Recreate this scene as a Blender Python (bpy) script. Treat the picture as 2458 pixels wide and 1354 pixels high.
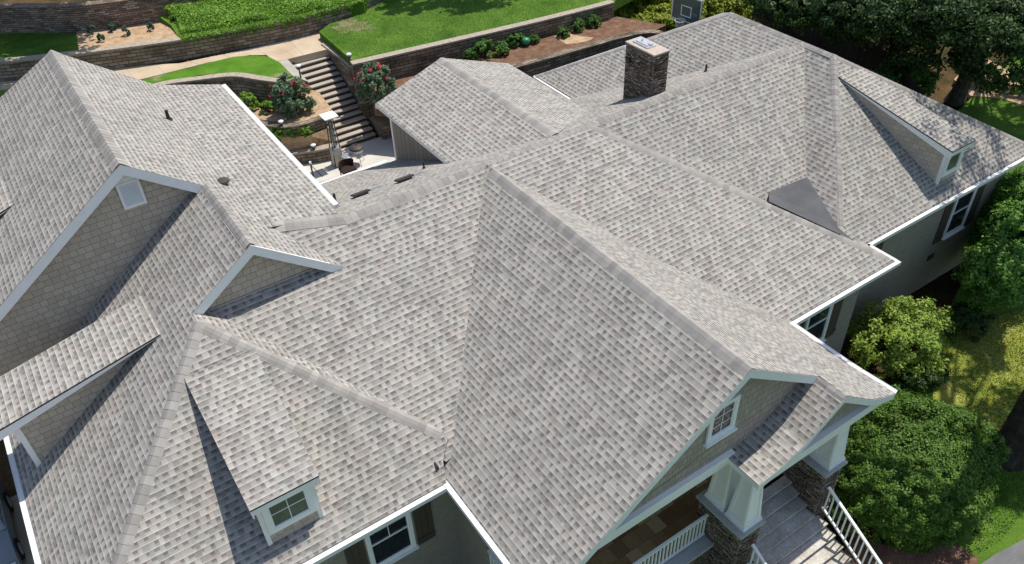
import bpy, math, random
import numpy as np
from mathutils import Vector, Matrix
random.seed(7); rng = np.random.default_rng(11)
for o in list(bpy.data.objects): bpy.data.objects.remove(o)
scene = bpy.context.scene
COL = scene.collection
R = math.radians

# ------------------------------------------------------------------ camera
YAW, PITCH, ROLL = R(32.5985), R(39.4082), R(-2.5287)
CAM = Vector((-9.891, -16.504, 15.155)) if False else Vector((-9.8911, -16.5040, 15.1550))
FPX = 1973.8
def cam_axes():
    fwd = Vector((math.sin(YAW)*math.cos(PITCH), math.cos(YAW)*math.cos(PITCH), -math.sin(PITCH)))
    right = Vector((math.cos(YAW), -math.sin(YAW), 0)); up = right.cross(fwd)
    c, s = math.cos(ROLL), math.sin(ROLL)
    return c*right + s*up, -s*right + c*up, fwd
CR, CU, CF = cam_axes()
cam_d = bpy.data.cameras.new("camera"); cam = bpy.data.objects.new("camera", cam_d); COL.objects.link(cam)
cam_d.sensor_width = 36; cam_d.lens = FPX/2458*36; cam_d.clip_end = 400; cam_d.clip_start = 0.2
cam.matrix_world = Matrix(((CR.x, CU.x, -CF.x, CAM.x), (CR.y, CU.y, -CF.y, CAM.y), (CR.z, CU.z, -CF.z, CAM.z), (0, 0, 0, 1)))
scene.camera = cam
# surveying helpers: a sight line from the station to a known plane gives a true position
def H(px, py, n, p0):
    d = CR*((px-1229)/FPX) - CU*((py-677)/FPX) + CF
    n = Vector(n); t = n.dot(Vector(p0)-CAM)/n.dot(d)
    return CAM + d*t
def U(px, py, z): return H(px, py, (0, 0, 1), (0, 0, z))
def HY(px, py, y): return H(px, py, (0, 1, 0), (0, y, 0))
def HX(px, py, x): return H(px, py, (1, 0, 0), (x, 0, 0))

# ------------------------------------------------------------------ sky, sun, exposure
SUN_AZ, SUN_EL = R(9), R(67)
w = bpy.data.worlds.new("World"); scene.world = w; w.use_nodes = True
nt = w.node_tree; bg = nt.nodes["Background"]
sky = nt.nodes.new("ShaderNodeTexSky"); sky.sky_type = 'NISHITA'; sky.sun_disc = False
sky.sun_elevation = SUN_EL; sky.sun_rotation = math.pi/2 - SUN_AZ
nt.links.new(sky.outputs[0], bg.inputs[0]); bg.inputs[1].default_value = 0.122
sd = bpy.data.lights.new("sun", 'SUN'); sd.energy = 4.2; sd.angle = R(0.53); sd.color = (1, .95, .87)
so = bpy.data.objects.new("sun", sd); COL.objects.link(so); so.location = (20, 5, 40)
dirs = Vector((math.cos(SUN_EL)*math.cos(SUN_AZ), math.cos(SUN_EL)*math.sin(SUN_AZ), math.sin(SUN_EL)))
so.rotation_euler = dirs.to_track_quat('Z', 'Y').to_euler()
vs = scene.view_settings; vs.view_transform = 'Standard'; vs.look = 'None'; vs.exposure = 0.14; vs.gamma = 1

# ------------------------------------------------------------------ materials
class G:
    def __init__(s, name, rough=.8, spec=.3):
        s.m = bpy.data.materials.new(name); s.m.use_nodes = True; s.t = s.m.node_tree
        s.b = s.t.nodes["Principled BSDF"]; s.b.inputs["Roughness"].default_value = rough
        s.b.inputs["Specular IOR Level"].default_value = spec
    def n(s, ty, **k):
        x = s.t.nodes.new(ty)
        for a, b in k.items(): setattr(x, a, b)
        return x
    def put(s, sock, v):
        if isinstance(v, bpy.types.NodeSocket): s.t.links.new(v, sock)
        elif isinstance(v, (tuple, list)) and len(v) == 3 and sock.type == 'RGBA': sock.default_value = (*v, 1)
        else: sock.default_value = v
    def ma(s, op, a, b=0.0, c=0.0):
        x = s.n("ShaderNodeMath", operation=op); s.put(x.inputs[0], a); s.put(x.inputs[1], b)
        if op in ('MULTIPLY_ADD', 'SMOOTH_MIN'): s.put(x.inputs[2], c)
        return x.outputs[0]
    def mr(s, v, a, b, c=0.0, d=1.0, smooth=True):
        x = s.n("ShaderNodeMapRange"); x.interpolation_type = 'SMOOTHSTEP' if smooth else 'LINEAR'
        s.put(x.inputs[0], v)
        for i, q in enumerate((a, b, c, d)): s.put(x.inputs[i+1], q)
        return x.outputs[0]
    def mix(s, f, a, b, mode='MIX'):
        x = s.n("ShaderNodeMix"); x.data_type = 'RGBA'; x.blend_type = mode
        s.put(x.inputs[0], f); s.put(x.inputs[6], a); s.put(x.inputs[7], b); return x.outputs[2]
    def ramp(s, f, stops, interp='LINEAR'):
        x = s.n("ShaderNodeValToRGB"); e = x.color_ramp; e.interpolation = interp
        while len(e.elements) < len(stops): e.elements.new(.5)
        for el, (p, c) in zip(e.elements, stops): el.position = p; el.color = (*c, 1) if len(c) == 3 else c
        s.put(x.inputs[0], f); return x.outputs[0]
    def uv(s): return s.n("ShaderNodeUVMap").outputs[0]
    def obj(s): return s.n("ShaderNodeTexCoord").outputs["Object"]
    def noise(s, vec, scale, detail=3, rough=.55, dist=0):
        x = s.n("ShaderNodeTexNoise"); s.put(x.inputs["Vector"], vec); x.inputs["Scale"].default_value = scale
        x.inputs["Detail"].default_value = detail; x.inputs["Roughness"].default_value = rough
        x.inputs["Distortion"].default_value = dist; return x.outputs[0]
    def comb(s, a, b, c=0.0):
        x = s.n("ShaderNodeCombineXYZ"); s.put(x.inputs[0], a); s.put(x.inputs[1], b); s.put(x.inputs[2], c); return x.outputs[0]
    def sep(s, v):
        x = s.n("ShaderNodeSeparateXYZ"); s.put(x.inputs[0], v); return x.outputs
    def white(s, v):
        x = s.n("ShaderNodeTexWhiteNoise", noise_dimensions='3D'); s.put(x.inputs[0], v); return x.outputs
    def island(s): return s.n("ShaderNodeNewGeometry").outputs["Random Per Island"]
    def bump(s, h, dist, strength=1.0):
        x = s.n("ShaderNodeBump"); x.inputs["Strength"].default_value = strength
        x.inputs["Distance"].default_value = dist; s.put(x.inputs["Height"], h); s.t.links.new(x.outputs[0], s.b.inputs["Normal"])
    def col(s, c): s.put(s.b.inputs["Base Color"], c); return s.m

def mat_shingle(name="shingles"):
    g = G(name, .92, .12); uv = g.uv(); X, Y, _ = g.sep(uv)
    v = g.ma('DIVIDE', Y, .143); row = g.ma('FLOOR', v); fv = g.ma('FRACT', v)
    rr = g.white(g.comb(row, 3.3, 1.7))[0]
    u = g.ma('ADD', g.ma('DIVIDE', X, .205), g.ma('MULTIPLY', rr, 7.0))
    pc = g.ma('FLOOR', u); f = g.ma('FRACT', u)
    wn = g.white(g.comb(pc, row, .5)); wv = wn[0]
    wid = g.ma('MULTIPLY_ADD', wv, .38, .34)
    tooth = g.ma('LESS_THAN', f, wid)
    gap = g.ma('SUBTRACT', 1.0, tooth)
    t = g.white(g.comb(g.ma('MULTIPLY_ADD', pc, 2.0, tooth), row, 9.1)); tv = g.ma('MULTIPLY', t[0], g.ma('MULTIPLY_ADD', tooth, .22, .78))
    tone = g.ramp(tv, [(0, (.255, .240, .221)), (.15, (.305, .287, .265)), (.4, (.358, .338, .311)), (.75, (.405, .382, .352)), (1, (.455, .430, .396))])
    soft = g.mr(fv, .42, .66)
    edge = g.ma('MULTIPLY', g.mr(f, wid, g.ma('ADD', wid, .04)), g.mr(f, .96, 1.0, 1, 0))
    dark = g.ma('MULTIPLY', g.ma('MULTIPLY', gap, soft), edge)
    keep = g.mr(g.white(g.comb(pc, row, 4.4))[0], .08, .14)
    dark = g.ma('MULTIPLY', dark, keep)
    c = g.mix(g.ma('MULTIPLY', dark, .58), tone, (.105, .10, .096))
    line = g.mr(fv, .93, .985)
    c = g.mix(g.ma('MULTIPLY', line, .62), c, (.12, .115, .11))  # butt shadow painted as a dark line on the row below
    grad = g.mr(fv, .0, 1.0, 1.10, .80, False); c = g.mix(1.0, c, g.comb(grad, grad, grad), 'MULTIPLY')  # shade under the butt above painted in, fading to a bright lip
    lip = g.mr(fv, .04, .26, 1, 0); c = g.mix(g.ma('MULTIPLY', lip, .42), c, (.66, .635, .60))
    big = g.noise(uv, .45, 3); c = g.mix(1.0, c, g.ramp(big, [(.3, (.94, .935, .93)), (.7, (1.04, 1.035, 1.02))]), 'MULTIPLY')
    tint = g.noise(uv, 1.6, 3); c = g.mix(.5, c, g.ramp(tint, [(.32, (.93, 1.0, .96)), (.5, (1, 1, 1)), (.68, (1.04, .965, .94))]), 'MULTIPLY')
    stk = g.noise(g.comb(g.ma('MULTIPLY', X, 2.4), g.ma('MULTIPLY', Y, .22)), 1.0, 4, .65); c = g.mix(1.0, c, g.ramp(stk, [(.30, (.88, .875, .87)), (.5, (1, 1, 1)), (.72, (1.05, 1.045, 1.03))]), 'MULTIPLY')
    gr = g.noise(uv, 95, 2, .7); c = g.mix(1.0, c, g.ramp(gr, [(.3, (.86, .86, .86)), (.7, (1.12, 1.12, 1.12))]), 'MULTIPLY')
    h = g.ma('ADD', g.ma('MULTIPLY', tooth, .5), g.ma('SUBTRACT', 1.0, fv))
    g.bump(g.ma('ADD', h, g.ma('MULTIPLY', gr, .25)), .006, .9)
    return g.col(c)
def mat_cap():
    g = G("cap_shingles", .92, .12); i = g.island(); uv = g.uv()
    c = g.ramp(i, [(0, (.28, .263, .243)), (.2, (.325, .306, .283)), (.6, (.36, .339, .313)), (1, (.40, .377, .349))])
    gr = g.noise(uv, 90, 2, .7); c = g.mix(1.0, c, g.ramp(gr, [(.3, (.86, .86, .86)), (.7, (1.12, 1.12, 1.12))]), 'MULTIPLY')
    s = g.noise(uv, 5, 3); c = g.mix(1.0, c, g.ramp(s, [(.3, (.93, .93, .93)), (.7, (1.05, 1.04, 1.03))]), 'MULTIPLY')
    g.bump(gr, .002, .6); return g.col(c)
def mat_plain(name, c, rough=.6, spec=.4, var=.06, scale=6, metal=0, coord='obj'):
    g = G(name, rough, spec); g.b.inputs["Metallic"].default_value = metal
    n = g.noise(g.obj() if coord == 'obj' else g.uv(), scale, 4, .6)
    a = tuple(x*(1-var*1.6) for x in c); b = tuple(min(1, x*(1+var)) for x in c)
    return g.col(g.ramp(n, [(.3, a), (.7, b)]))
def mat_brick(name, bw, rh, cols, mortar, ms=.012, var=1.0, off=.5, bumpd=.01, dist=0.0, rough=.9, stain=.0, squash=1.0, sq=2, noise2=.15, msmooth=.1):
    g = G(name, rough, .15); uv = g.uv()
    if dist:
        x = g.n("ShaderNodeTexNoise"); g.put(x.inputs[0], uv); x.inputs["Scale"].default_value = 5
        vm = g.n("ShaderNodeVectorMath", operation='MULTIPLY_ADD'); g.put(vm.inputs[0], x.outputs[1]); vm.inputs[1].default_value = (dist, dist, 0); g.put(vm.inputs[2], uv); uvd = vm.outputs[0]
    else: uvd = uv
    b = g.n("ShaderNodeTexBrick"); g.put(b.inputs["Vector"], uvd)
    b.offset = off; b.squash = squash; b.squash_frequency = sq
    for k, q in (("Scale", 1), ("Mortar Size", ms), ("Mortar Smooth", msmooth), ("Bias", 0), ("Brick Width", bw), ("Row Height", rh)): b.inputs[k].default_value = q
    b.inputs["Color1"].default_value = (0, 0, 0, 1); b.inputs["Color2"].default_value = (1, 1, 1, 1); b.inputs["Mortar"].default_value = (.5, .5, .5, 1)
    c = g.ramp(b.outputs[0], cols)
    fine = g.noise(uv, 22, 4, .65)
    c = g.mix(1.0, c, g.ramp(fine, [(.3, (1-noise2,)*3), (.7, (1+noise2,)*3)]), 'MULTIPLY')
    c = g.mix(b.outputs[1], c, mortar)
    if stain:
        s = g.noise(uv, .9, 4, .6); c = g.mix(g.ma('MULTIPLY', g.mr(s, .45, .7), stain), c, (.03, .028, .025))
    h = g.ma('ADD', g.ma('SUBTRACT', 1.0, b.outputs[1]), g.ma('MULTIPLY', fine, .5)); g.bump(h, bumpd)
    return g.col(c)
def mat_ground(name, stops, scale, fine=30, fv=.2, bumpd=.02, rough=.95, big=None, coord='obj'):
    g = G(name, rough, .1); v = g.obj() if coord == 'obj' else g.uv()
    a = g.noise(v, scale, 5, .6, .3); c = g.ramp(a, stops)
    f = g.noise(v, fine, 4, .7); c = g.mix(1.0, c, g.ramp(f, [(.28, (1-fv,)*3), (.72, (1+fv,)*3)]), 'MULTIPLY')
    if big: c = g.mix(g.mr(g.noise(v, big[0], 3), big[1], big[1]+.12), c, big[2])
    g.bump(f, bumpd); return g.col(c)
def mat_leaf(name, cols, trans=.35):
    g = G(name, .55, .35); i = g.island()
    n = g.noise(g.obj(), .9, 3)
    c = g.ramp(i, [(k/(len(cols)-1), q) for k, q in enumerate(cols)])
    c = g.mix(1.0, c, g.ramp(n, [(.32, (.72, .78, .72)), (.68, (1.2, 1.15, 1.05))]), 'MULTIPLY')
    g.col(c)
    tr = g.n("ShaderNodeBsdfTranslucent"); g.put(tr.inputs[0], c)
    mx = g.n("ShaderNodeMixShader"); mx.inputs[0].default_value = trans
    out = [x for x in g.t.nodes if x.type == 'OUTPUT_MATERIAL'][0]
    g.t.links.new(g.b.outputs[0], mx.inputs[1]); g.t.links.new(tr.outputs[0], mx.inputs[2]); g.t.links.new(mx.outputs[0], out.inputs[0])
    return g.m
def mat_glass(name, c=(.02, .025, .028)):
    g = G(name, .06, .6); n = g.noise(g.obj(), 3, 2); return g.col(g.ramp(n, [(.3, c), (.7, tuple(x*1.6 for x in c))]))

M = {}
M['shingle'] = mat_shingle(); M['cap'] = mat_cap()
M['edge'] = mat_plain("drip_edge", (.045, .045, .05), .5)
M['white'] = mat_plain("white_paint", (.92, .93, .90), .45, .4, .03, 3)
M['gutter'] = mat_plain("white_gutter", (.84, .84, .83), .35, .5, .03, 2)
M['metal_blue'] = mat_plain("pipe_metal", (.5, .52, .54), .35, .5, .05, 8, .6)
M['shake'] = mat_brick("shake_siding", .24, .17, [(0, (.47, .405, .32)), (.5, (.515, .45, .36)), (1, (.56, .495, .40))], (.31, .275, .225), .006, off=.37, bumpd=.008, squash=.72, sq=3, noise2=.07)
M['shake_fine'] = mat_brick("porch_gable_siding", .17, .20, [(0, (.37, .325, .26)), (.5, (.41, .36, .295)), (1, (.45, .40, .33))], (.22, .195, .16), .005, off=.41, bumpd=.012, squash=.6, sq=3, noise2=.12)
M['cheek'] = mat_brick("cheek_siding", .22, .15, [(0, (.48, .41, .34)), (.5, (.53, .46, .38)), (1, (.58, .50, .41))], (.34, .29, .24), .004, off=.37, bumpd=.005, noise2=.07)
M['trim_tan'] = mat_plain('tan_trim_board', (.50, .45, .38), .7, .2, .05, 4)
M['pbrick'] = mat_brick("painted_brick", .205, .068, [(0, (.31, .285, .23)), (1, (.375, .345, .28))], (.25, .23, .19), .009, bumpd=.006, noise2=.08)
M['batten'] = mat_brick("board_siding", .30, 40, [(0, (.30, .27, .225)), (1, (.34, .305, .255))], (.20, .18, .15), .02, bumpd=.012, noise2=.08)
M['ledge'] = mat_brick("ledge_stone", .19, .052, [(0, (.10, .072, .056)), (.25, (.21, .15, .108)), (.5, (.34, .25, .185)), (.75, (.27, .23, .20)), (1, (.55, .46, .37))], (.025, .02, .017), .008, dist=.035, bumpd=.045, off=.37, squash=.55, sq=3, noise2=.35)
M['block'] = mat_brick("retaining_block", .42, .15, [(0, (.17, .14, .10)), (.5, (.26, .215, .16)), (1, (.36, .305, .235))], (.06, .05, .038), .012, dist=.01, bumpd=.02, stain=.6, noise2=.3)
M['block_old'] = mat_brick("old_brick_wall", .30, .10, [(0, (.17, .13, .105)), (.4, (.28, .22, .175)), (.75, (.37, .25, .17)), (1, (.48, .41, .34))], (.09, .075, .06), .010, dist=.02, bumpd=.02, stain=.5, noise2=.35)
M['block_cap'] = mat_plain("wall_cap_stone", (.40, .345, .275), .9, .1, .18, 7)
M['cap_grey'] = mat_plain("pier_cap_concrete", (.44, .44, .44), .8, .2, .08, 9)
M['conc'] = mat_ground("patio_concrete", [(.3, (.52, .49, .43)), (.7, (.64, .61, .55))], 1.2, 40, .06, .004)
M['path'] = mat_ground("aggregate_path", [(.3, (.44, .335, .23)), (.5, (.52, .42, .30)), (.7, (.60, .49, .36))], .9, 38, .16, .006)
M['step_conc'] = mat_ground("step_concrete", [(.3, (.36, .325, .28)), (.7, (.46, .42, .36))], 1.5, 35, .14, .004)
M['riser'] = mat_plain("dark_timber_riser", (.095, .07, .05), .9, .1, .2, 12)
M['mulch'] = mat_ground("pine_mulch", [(.25, (.33, .20, .11)), (.5, (.50, .35, .22)), (.75, (.60, .45, .30))], 3, 26, .38, .04)
M['mulch_red'] = mat_ground("red_mulch", [(.25, (.12, .065, .04)), (.5, (.19, .11, .07)), (.75, (.28, .18, .12))], 3, 26, .3, .04)
M['lawn'] = mat_ground("lawn_grass", [(.25, (.04, .095, .012)), (.42, (.08, .17, .02)), (.6, (.125, .225, .03)), (.78, (.20, .28, .06))], .55, 30, .4, .05)
M['lawn_bare'] = mat_ground("lawn_with_bare_patches", [(.25, (.06, .15, .015)), (.5, (.10, .235, .022)), (.72, (.17, .30, .035))], .8, 34, .3, .05, big=(.55, .60, (.33, .30, .16)))
M['bare'] = mat_ground('bare_soil_and_thin_grass', [(.3, (.10, .17, .03)), (.5, (.20, .20, .09)), (.7, (.32, .27, .17))], 1.6, 24, .4, .04)
M['lawn_yellow'] = mat_ground("sunlit_lawn", [(.25, (.16, .21, .03)), (.5, (.33, .34, .06)), (.75, (.50, .45, .13))], .55, 18, .5, .08)  # yellow-green tones hold the sun on this stretch of grass
M['soil'] = mat_ground("wooded_ground", [(.25, (.02, .022, .008)), (.5, (.06, .05, .02)), (.7, (.16, .09, .045))], .5, 12, .4, .06)
M['asphalt'] = mat_ground("asphalt", [(.3, (.13, .13, .13)), (.7, (.19, .19, .185))], 1, 40, .2, .004)
M['drive'] = mat_ground("driveway_concrete", [(.3, (.34, .31, .25)), (.7, (.48, .43, .35))], .8, 30, .12, .004)
M['membrane'] = mat_ground("roof_membrane", [(.3, (.085, .088, .094)), (.5, (.105, .107, .113)), (.7, (.135, .137, .142))], 1.1, 22, .14, .003, rough=.7)
M['shutter'] = mat_plain("brown_shutter", (.085, .066, .049), .6, .3, .08, 8)
M['glass'] = mat_glass("window_glass"); M['glass_curtained'] = mat_glass("dormer_glass", (.10, .11, .095))  # dormer panes paler, for the curtains behind them
M['interior'] = mat_plain("porch_interior", (.20, .15, .10), .9)
M['tile'] = mat_brick("porch_floor_tile", .40, .40, [(0, (.20, .11, .055)), (.5, (.34, .215, .12)), (1, (.50, .35, .22))], (.16, .10, .06), .006, off=.5, bumpd=.002, noise2=.2, rough=.5)
M['plank'] = mat_ground("weathered_step", [(.28, (.36, .32, .26)), (.45, (.52, .48, .42)), (.6, (.62, .59, .55)), (.75, (.70, .68, .65))], 1.6, 14, .28, .004)
M['black'] = mat_plain("black_metal", (.018, .018, .018), .5)
M['vent'] = mat_plain("vent_metal", (.06, .05, .045), .6)
M['galv'] = mat_plain("galvanised_cap", (.72, .72, .74), .3, .5, .1, 12, .5)
M['mortar'] = mat_plain("crown_mortar", (.50, .43, .37), .9, .1, .12, 12)
M['bark'] = mat_ground("bark", [(.3, (.035, .028, .022)), (.6, (.085, .07, .055)), (.8, (.14, .12, .095))], 4, 30, .5, .06)
M['bark_grey'] = mat_ground("grey_bark", [(.3, (.06, .05, .04)), (.6, (.12, .10, .08)), (.8, (.20, .17, .14))], 3, 25, .4, .05)
M['fence'] = mat_brick("fence_boards", .14, 40, [(0, (.03, .025, .022)), (1, (.06, .05, .042))], (.012, .01, .009), .012, bumpd=.02, noise2=.3)
M['leaf_dark'] = mat_leaf("leaf_dark_green", [(.025, .06, .012), (.045, .10, .02), (.075, .14, .03)])
M['leaf_mid'] = mat_leaf("leaf_mid_green", [(.05, .14, .022), (.095, .23, .036), (.17, .33, .06)])
M['leaf_edge'] = mat_leaf('leaf_edge', [(.07, .18, .028), (.13, .29, .045), (.22, .40, .07)])
M['leaf_forest'] = mat_leaf("leaf_forest", [(.018, .045, .014), (.03, .075, .02), (.05, .11, .028), (.12, .20, .05)])  # palest leaf tone paints sunlit highlights into the canopy
M['leaf_bright'] = mat_leaf("leaf_bright_green", [(.19, .31, .04), (.33, .46, .075), (.48, .60, .15)])
M['leaf_clip'] = mat_leaf("leaf_clipped_hedge", [(.055, .125, .012), (.09, .185, .022), (.14, .25, .036)], .25)
M['leaf_gold'] = mat_leaf("leaf_golden", [(.181, .243, .024), (.304, .364, .036), (.446, .507, .061)])
M['leaf_lime'] = mat_leaf("leaf_lime", [(.11, .25, .02), (.18, .36, .035), (.28, .46, .06)])
M['leaf_rose'] = mat_leaf("leaf_rose_bush", [(.075, .150, .075), (.150, .240, .135), (.300, .390, .255)])
M['leaf_blue'] = mat_leaf("leaf_blue_green", [(.03, .08, .05), (.06, .14, .09), (.10, .20, .13)])
M['petal'] = mat_leaf("rose_petals", [(.45, .02, .05), (.65, .04, .09), (.75, .10, .15)])
M['petal_red'] = mat_leaf("red_flower_petals", [(.6, .03, .015), (.75, .06, .02)])
M['straw'] = mat_leaf("grass_blades", [(.05, .14, .012), (.09, .21, .02), (.14, .28, .03)])
M['car_paint'] = mat_plain("grey_blue_car_paint", (.23, .28, .33), .25, .6, .04, 2)
M['car_dark'] = mat_plain("navy_car_paint", (.01, .015, .06), .25, .6, .04, 2)
M['car_glass'] = mat_glass("car_glass", (.22, .27, .31)); M['tyre'] = mat_plain("tyre_rubber", (.015, .015, .015), .8)  # car glass tinted pale blue, a sky reflection held in the colour
M['hub'] = mat_plain("wheel_rim", (.55, .55, .56), .35, .5, .05, 8, .4); M['tail'] = mat_plain("red_tail_lamp", (.30, .01, .01), .3)
M['green_ball'] = mat_plain("glazed_green_ball", (.03, .22, .10), .2, .6)
M['steel'] = mat_plain("brushed_steel", (.42, .42, .43), .35, .5, .1, 14, .5)
M['cream'] = mat_plain("cream_panel", (.55, .52, .42), .5)
M['wicker'] = mat_plain("dark_wicker", (.035, .022, .018), .85, .2, .25, 40)
M['lampglass'] = mat_plain("lamp_lens", (.75, .78, .78), .2, .5)
M['board_glass'] = mat_plain("backboard_acrylic", (.09, .15, .125), .12, .6)
M['net'] = mat_plain("white_net", (.6, .6, .6), .8)

# ------------------------------------------------------------------ mesh tools
ORG = {}
def auto_uv(pts, row=None):
    n = Vector((0, 0, 0))
    for i in range(len(pts)):
        a, b = pts[i], pts[(i+1) % len(pts)]
        n += Vector(((a.y-b.y)*(a.z+b.z), (a.z-b.z)*(a.x+b.x), (a.x-b.x)*(a.y+b.y)))
    if n.length < 1e-12: return [(0, 0)]*len(pts)
    n.normalize()
    if row is not None:
        h = Vector(row).normalized(); n = (n - h*n.dot(h)).normalized()
    elif abs(n.z) > .999: h = Vector((1, 0, 0))
    else: h = Vector((0, 0, 1)).cross(n).normalized()
    v = n.cross(h)
    if v.z < 0: v = -v; h = -h
    return [(p.dot(h), p.dot(v)) for p in pts]
class MB:
    def __init__(s): s.v = []; s.f = []; s.uv = []; s.m = []
    def poly(s, pts, m=0, uv=None, row=None):
        pts = [Vector(p) for p in pts]; k = len(s.v); s.v += [tuple(p) for p in pts]
        s.f.append(tuple(range(k, k+len(pts)))); s.uv += (uv or auto_uv(pts, row)); s.m.append(m); return s
    def frame(s, O, X, Y, Z, x0, x1, y0, y1, z0, z1, m=0):
        O, X, Y, Z = map(Vector, (O, X, Y, Z))
        P = lambda a, b, c: O + X*a + Y*b + Z*c
        c = [P(x, y, z) for z in (z0, z1) for y in (y0, y1) for x in (x0, x1)]
        flip = X.cross(Y).dot(Z) < 0
        for q in ((0, 2, 3, 1), (4, 5, 7, 6), (0, 1, 5, 4), (1, 3, 7, 5), (3, 2, 6, 7), (2, 0, 4, 6)):
            q = q[::-1] if flip else q
            s.poly([c[i] for i in q], m)
        return s
    def box(s, x0, x1, y0, y1, z0, z1, m=0): return s.frame((0, 0, 0), (1, 0, 0), (0, 1, 0), (0, 0, 1), x0, x1, y0, y1, z0, z1, m)
    def beam(s, a, b, w, h, up=(0, 0, 1), m=0, off=0.0):
        a, b = Vector(a), Vector(b); t = (b-a); L = t.length; t.normalize()
        sd = t.cross(Vector(up)).normalized(); u = sd.cross(t)
        return s.frame(a, t, sd, u, 0, L, -w/2+off, w/2+off, -h/2, h/2, m)
    def tube(s, a, b, r0, r1=None, n=10, m=0, caps=True):
        a, b = Vector(a), Vector(b); r1 = r0 if r1 is None else r1
        t = (b-a).normalized(); x = t.orthogonal().normalized(); y = t.cross(x)
        A = [a+(x*math.cos(2*math.pi*i/n)+y*math.sin(2*math.pi*i/n))*r0 for i in range(n)]
        B = [b+(x*math.cos(2*math.pi*i/n)+y*math.sin(2*math.pi*i/n))*r1 for i in range(n)]
        for i in range(n):
            j = (i+1) % n; s.poly([A[i], A[j], B[j], B[i]], m)
        if caps: s.poly(A[::-1], m); s.poly(B, m)
        return s
    def lathe(s, c, prof, n=16, m=0):
        c = Vector(c); rings = [[c+Vector((r*math.cos(2*math.pi*i/n), r*math.sin(2*math.pi*i/n), z)) for i in range(n)] for r, z in prof]
        for A, B in zip(rings, rings[1:]):
            for i in range(n):
                j = (i+1) % n; s.poly([A[i], A[j], B[j], B[i]], m)
        s.poly(rings[0][::-1], m); s.poly(rings[-1], m); return s
    def slab(s, pts, th, m=0, ms=1, row=None, up=(0, 0, 1)):
        pts = [Vector(p) for p in pts]
        n = Vector((0, 0, 0))
        for i in range(1, len(pts)-1): n += (pts[i]-pts[0]).cross(pts[i+1]-pts[0])
        if n.z < 0: pts = pts[::-1]
        low = [p - Vector(up)*th for p in pts]
        s.poly(pts, m, row=row); s.poly(low[::-1], ms)
        for i in range(len(pts)):
            j = (i+1) % len(pts); s.poly([pts[i], low[i], low[j], pts[j]], ms)
        return s
    def wallstrip(s, pts, ztops, zbots, m=0, thick=.3, mcap=None, capover=.04):
        """vertical wall along a polyline; outer face on the side of pts, body behind (left of travel)"""
        pts = [Vector((p[0], p[1], 0)) for p in pts]; n = len(pts); u = 0
        nor = []
        for i in range(n):
            a = pts[max(i-1, 0)]; b = pts[min(i+1, n-1)]; t = (b-a).normalized(); nor.append(Vector((-t.y, t.x, 0)))
        for i in range(n-1):
            L = (pts[i+1]-pts[i]).length; a, b = pts[i], pts[i+1]
            za, zb, ba, bb = ztops[i], ztops[i+1], zbots[i], zbots[i+1]
            Z = lambda p, z: Vector((p.x, p.y, z))
            s.poly([Z(a, ba), Z(b, bb), Z(b, zb), Z(a, za)], m, [(u, ba), (u+L, bb), (u+L, zb), (u, za)])
            a2, b2 = a+nor[i]*thick, b+nor[i+1]*thick
            s.poly([Z(b2, bb), Z(a2, ba), Z(a2, za), Z(b2, zb)], m, [(u, ba), (u+L, bb), (u+L, zb), (u, za)])
            s.poly([Z(a, za), Z(b, zb), Z(b2, zb), Z(a2, za)], m)
            u += L
        for i in (0, n-1):
            a = pts[i]; a2 = a+nor[i]*thick; q = [Z(a, zbots[i]), Z(a2, zbots[i]), Z(a2, ztops[i]), Z(a, ztops[i])]
            s.poly(q if i else q[::-1], m)
        return s
def build(name, mb, mats, parent=None, smooth=False, origin=None):
    if not isinstance(mats, (list, tuple)): mats = [mats]
    org = ORG[parent.name] if parent is not None else Vector(origin if origin is not None else (0, 0, 0))
    me = bpy.data.meshes.new(name)
    me.from_pydata([(x-org.x, y-org.y, z-org.z) for x, y, z in mb.v], [], mb.f)
    ul = me.uv_layers.new(name="UVMap"); ul.data.foreach_set("uv", np.array(mb.uv, dtype=np.float32).ravel())
    me.polygons.foreach_set("material_index", mb.m)
    if smooth: me.polygons.foreach_set("use_smooth", [True]*len(mb.f))
    for m in mats: me.materials.append(M[m])
    me.update(); o = bpy.data.objects.new(name, me); COL.objects.link(o)
    if parent is not None: o.parent = parent
    else: o.location = org
    ORG[o.name] = org; return o
def tag(o, label, cat, group=None):
    o['label'] = label; o['category'] = cat
    if group: o['group'] = group
    return o
def thing(name, loc, label, cat, group=None):
    o = bpy.data.objects.new(name, None); o.empty_display_size = .3; COL.objects.link(o); o.location = loc
    ORG[o.name] = Vector(loc); return tag(o, label, cat, group)
def struct(o): o['kind'] = 'structure'; return o
def clone(root, loc, label=None, rz=0, sc=None):
    def rec(o, par):
        c = o.copy(); COL.objects.link(c)
        if par is not None: c.parent = par
        for ch in list(o.children): rec(ch, c)
        return c
    kids = root.children; r = rec(root, None); r.location = loc; r.rotation_euler = (0, 0, rz)
    if sc: r.scale = (sc, sc, sc) if not isinstance(sc, tuple) else sc
    if label: r['label'] = label
    return r
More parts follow.
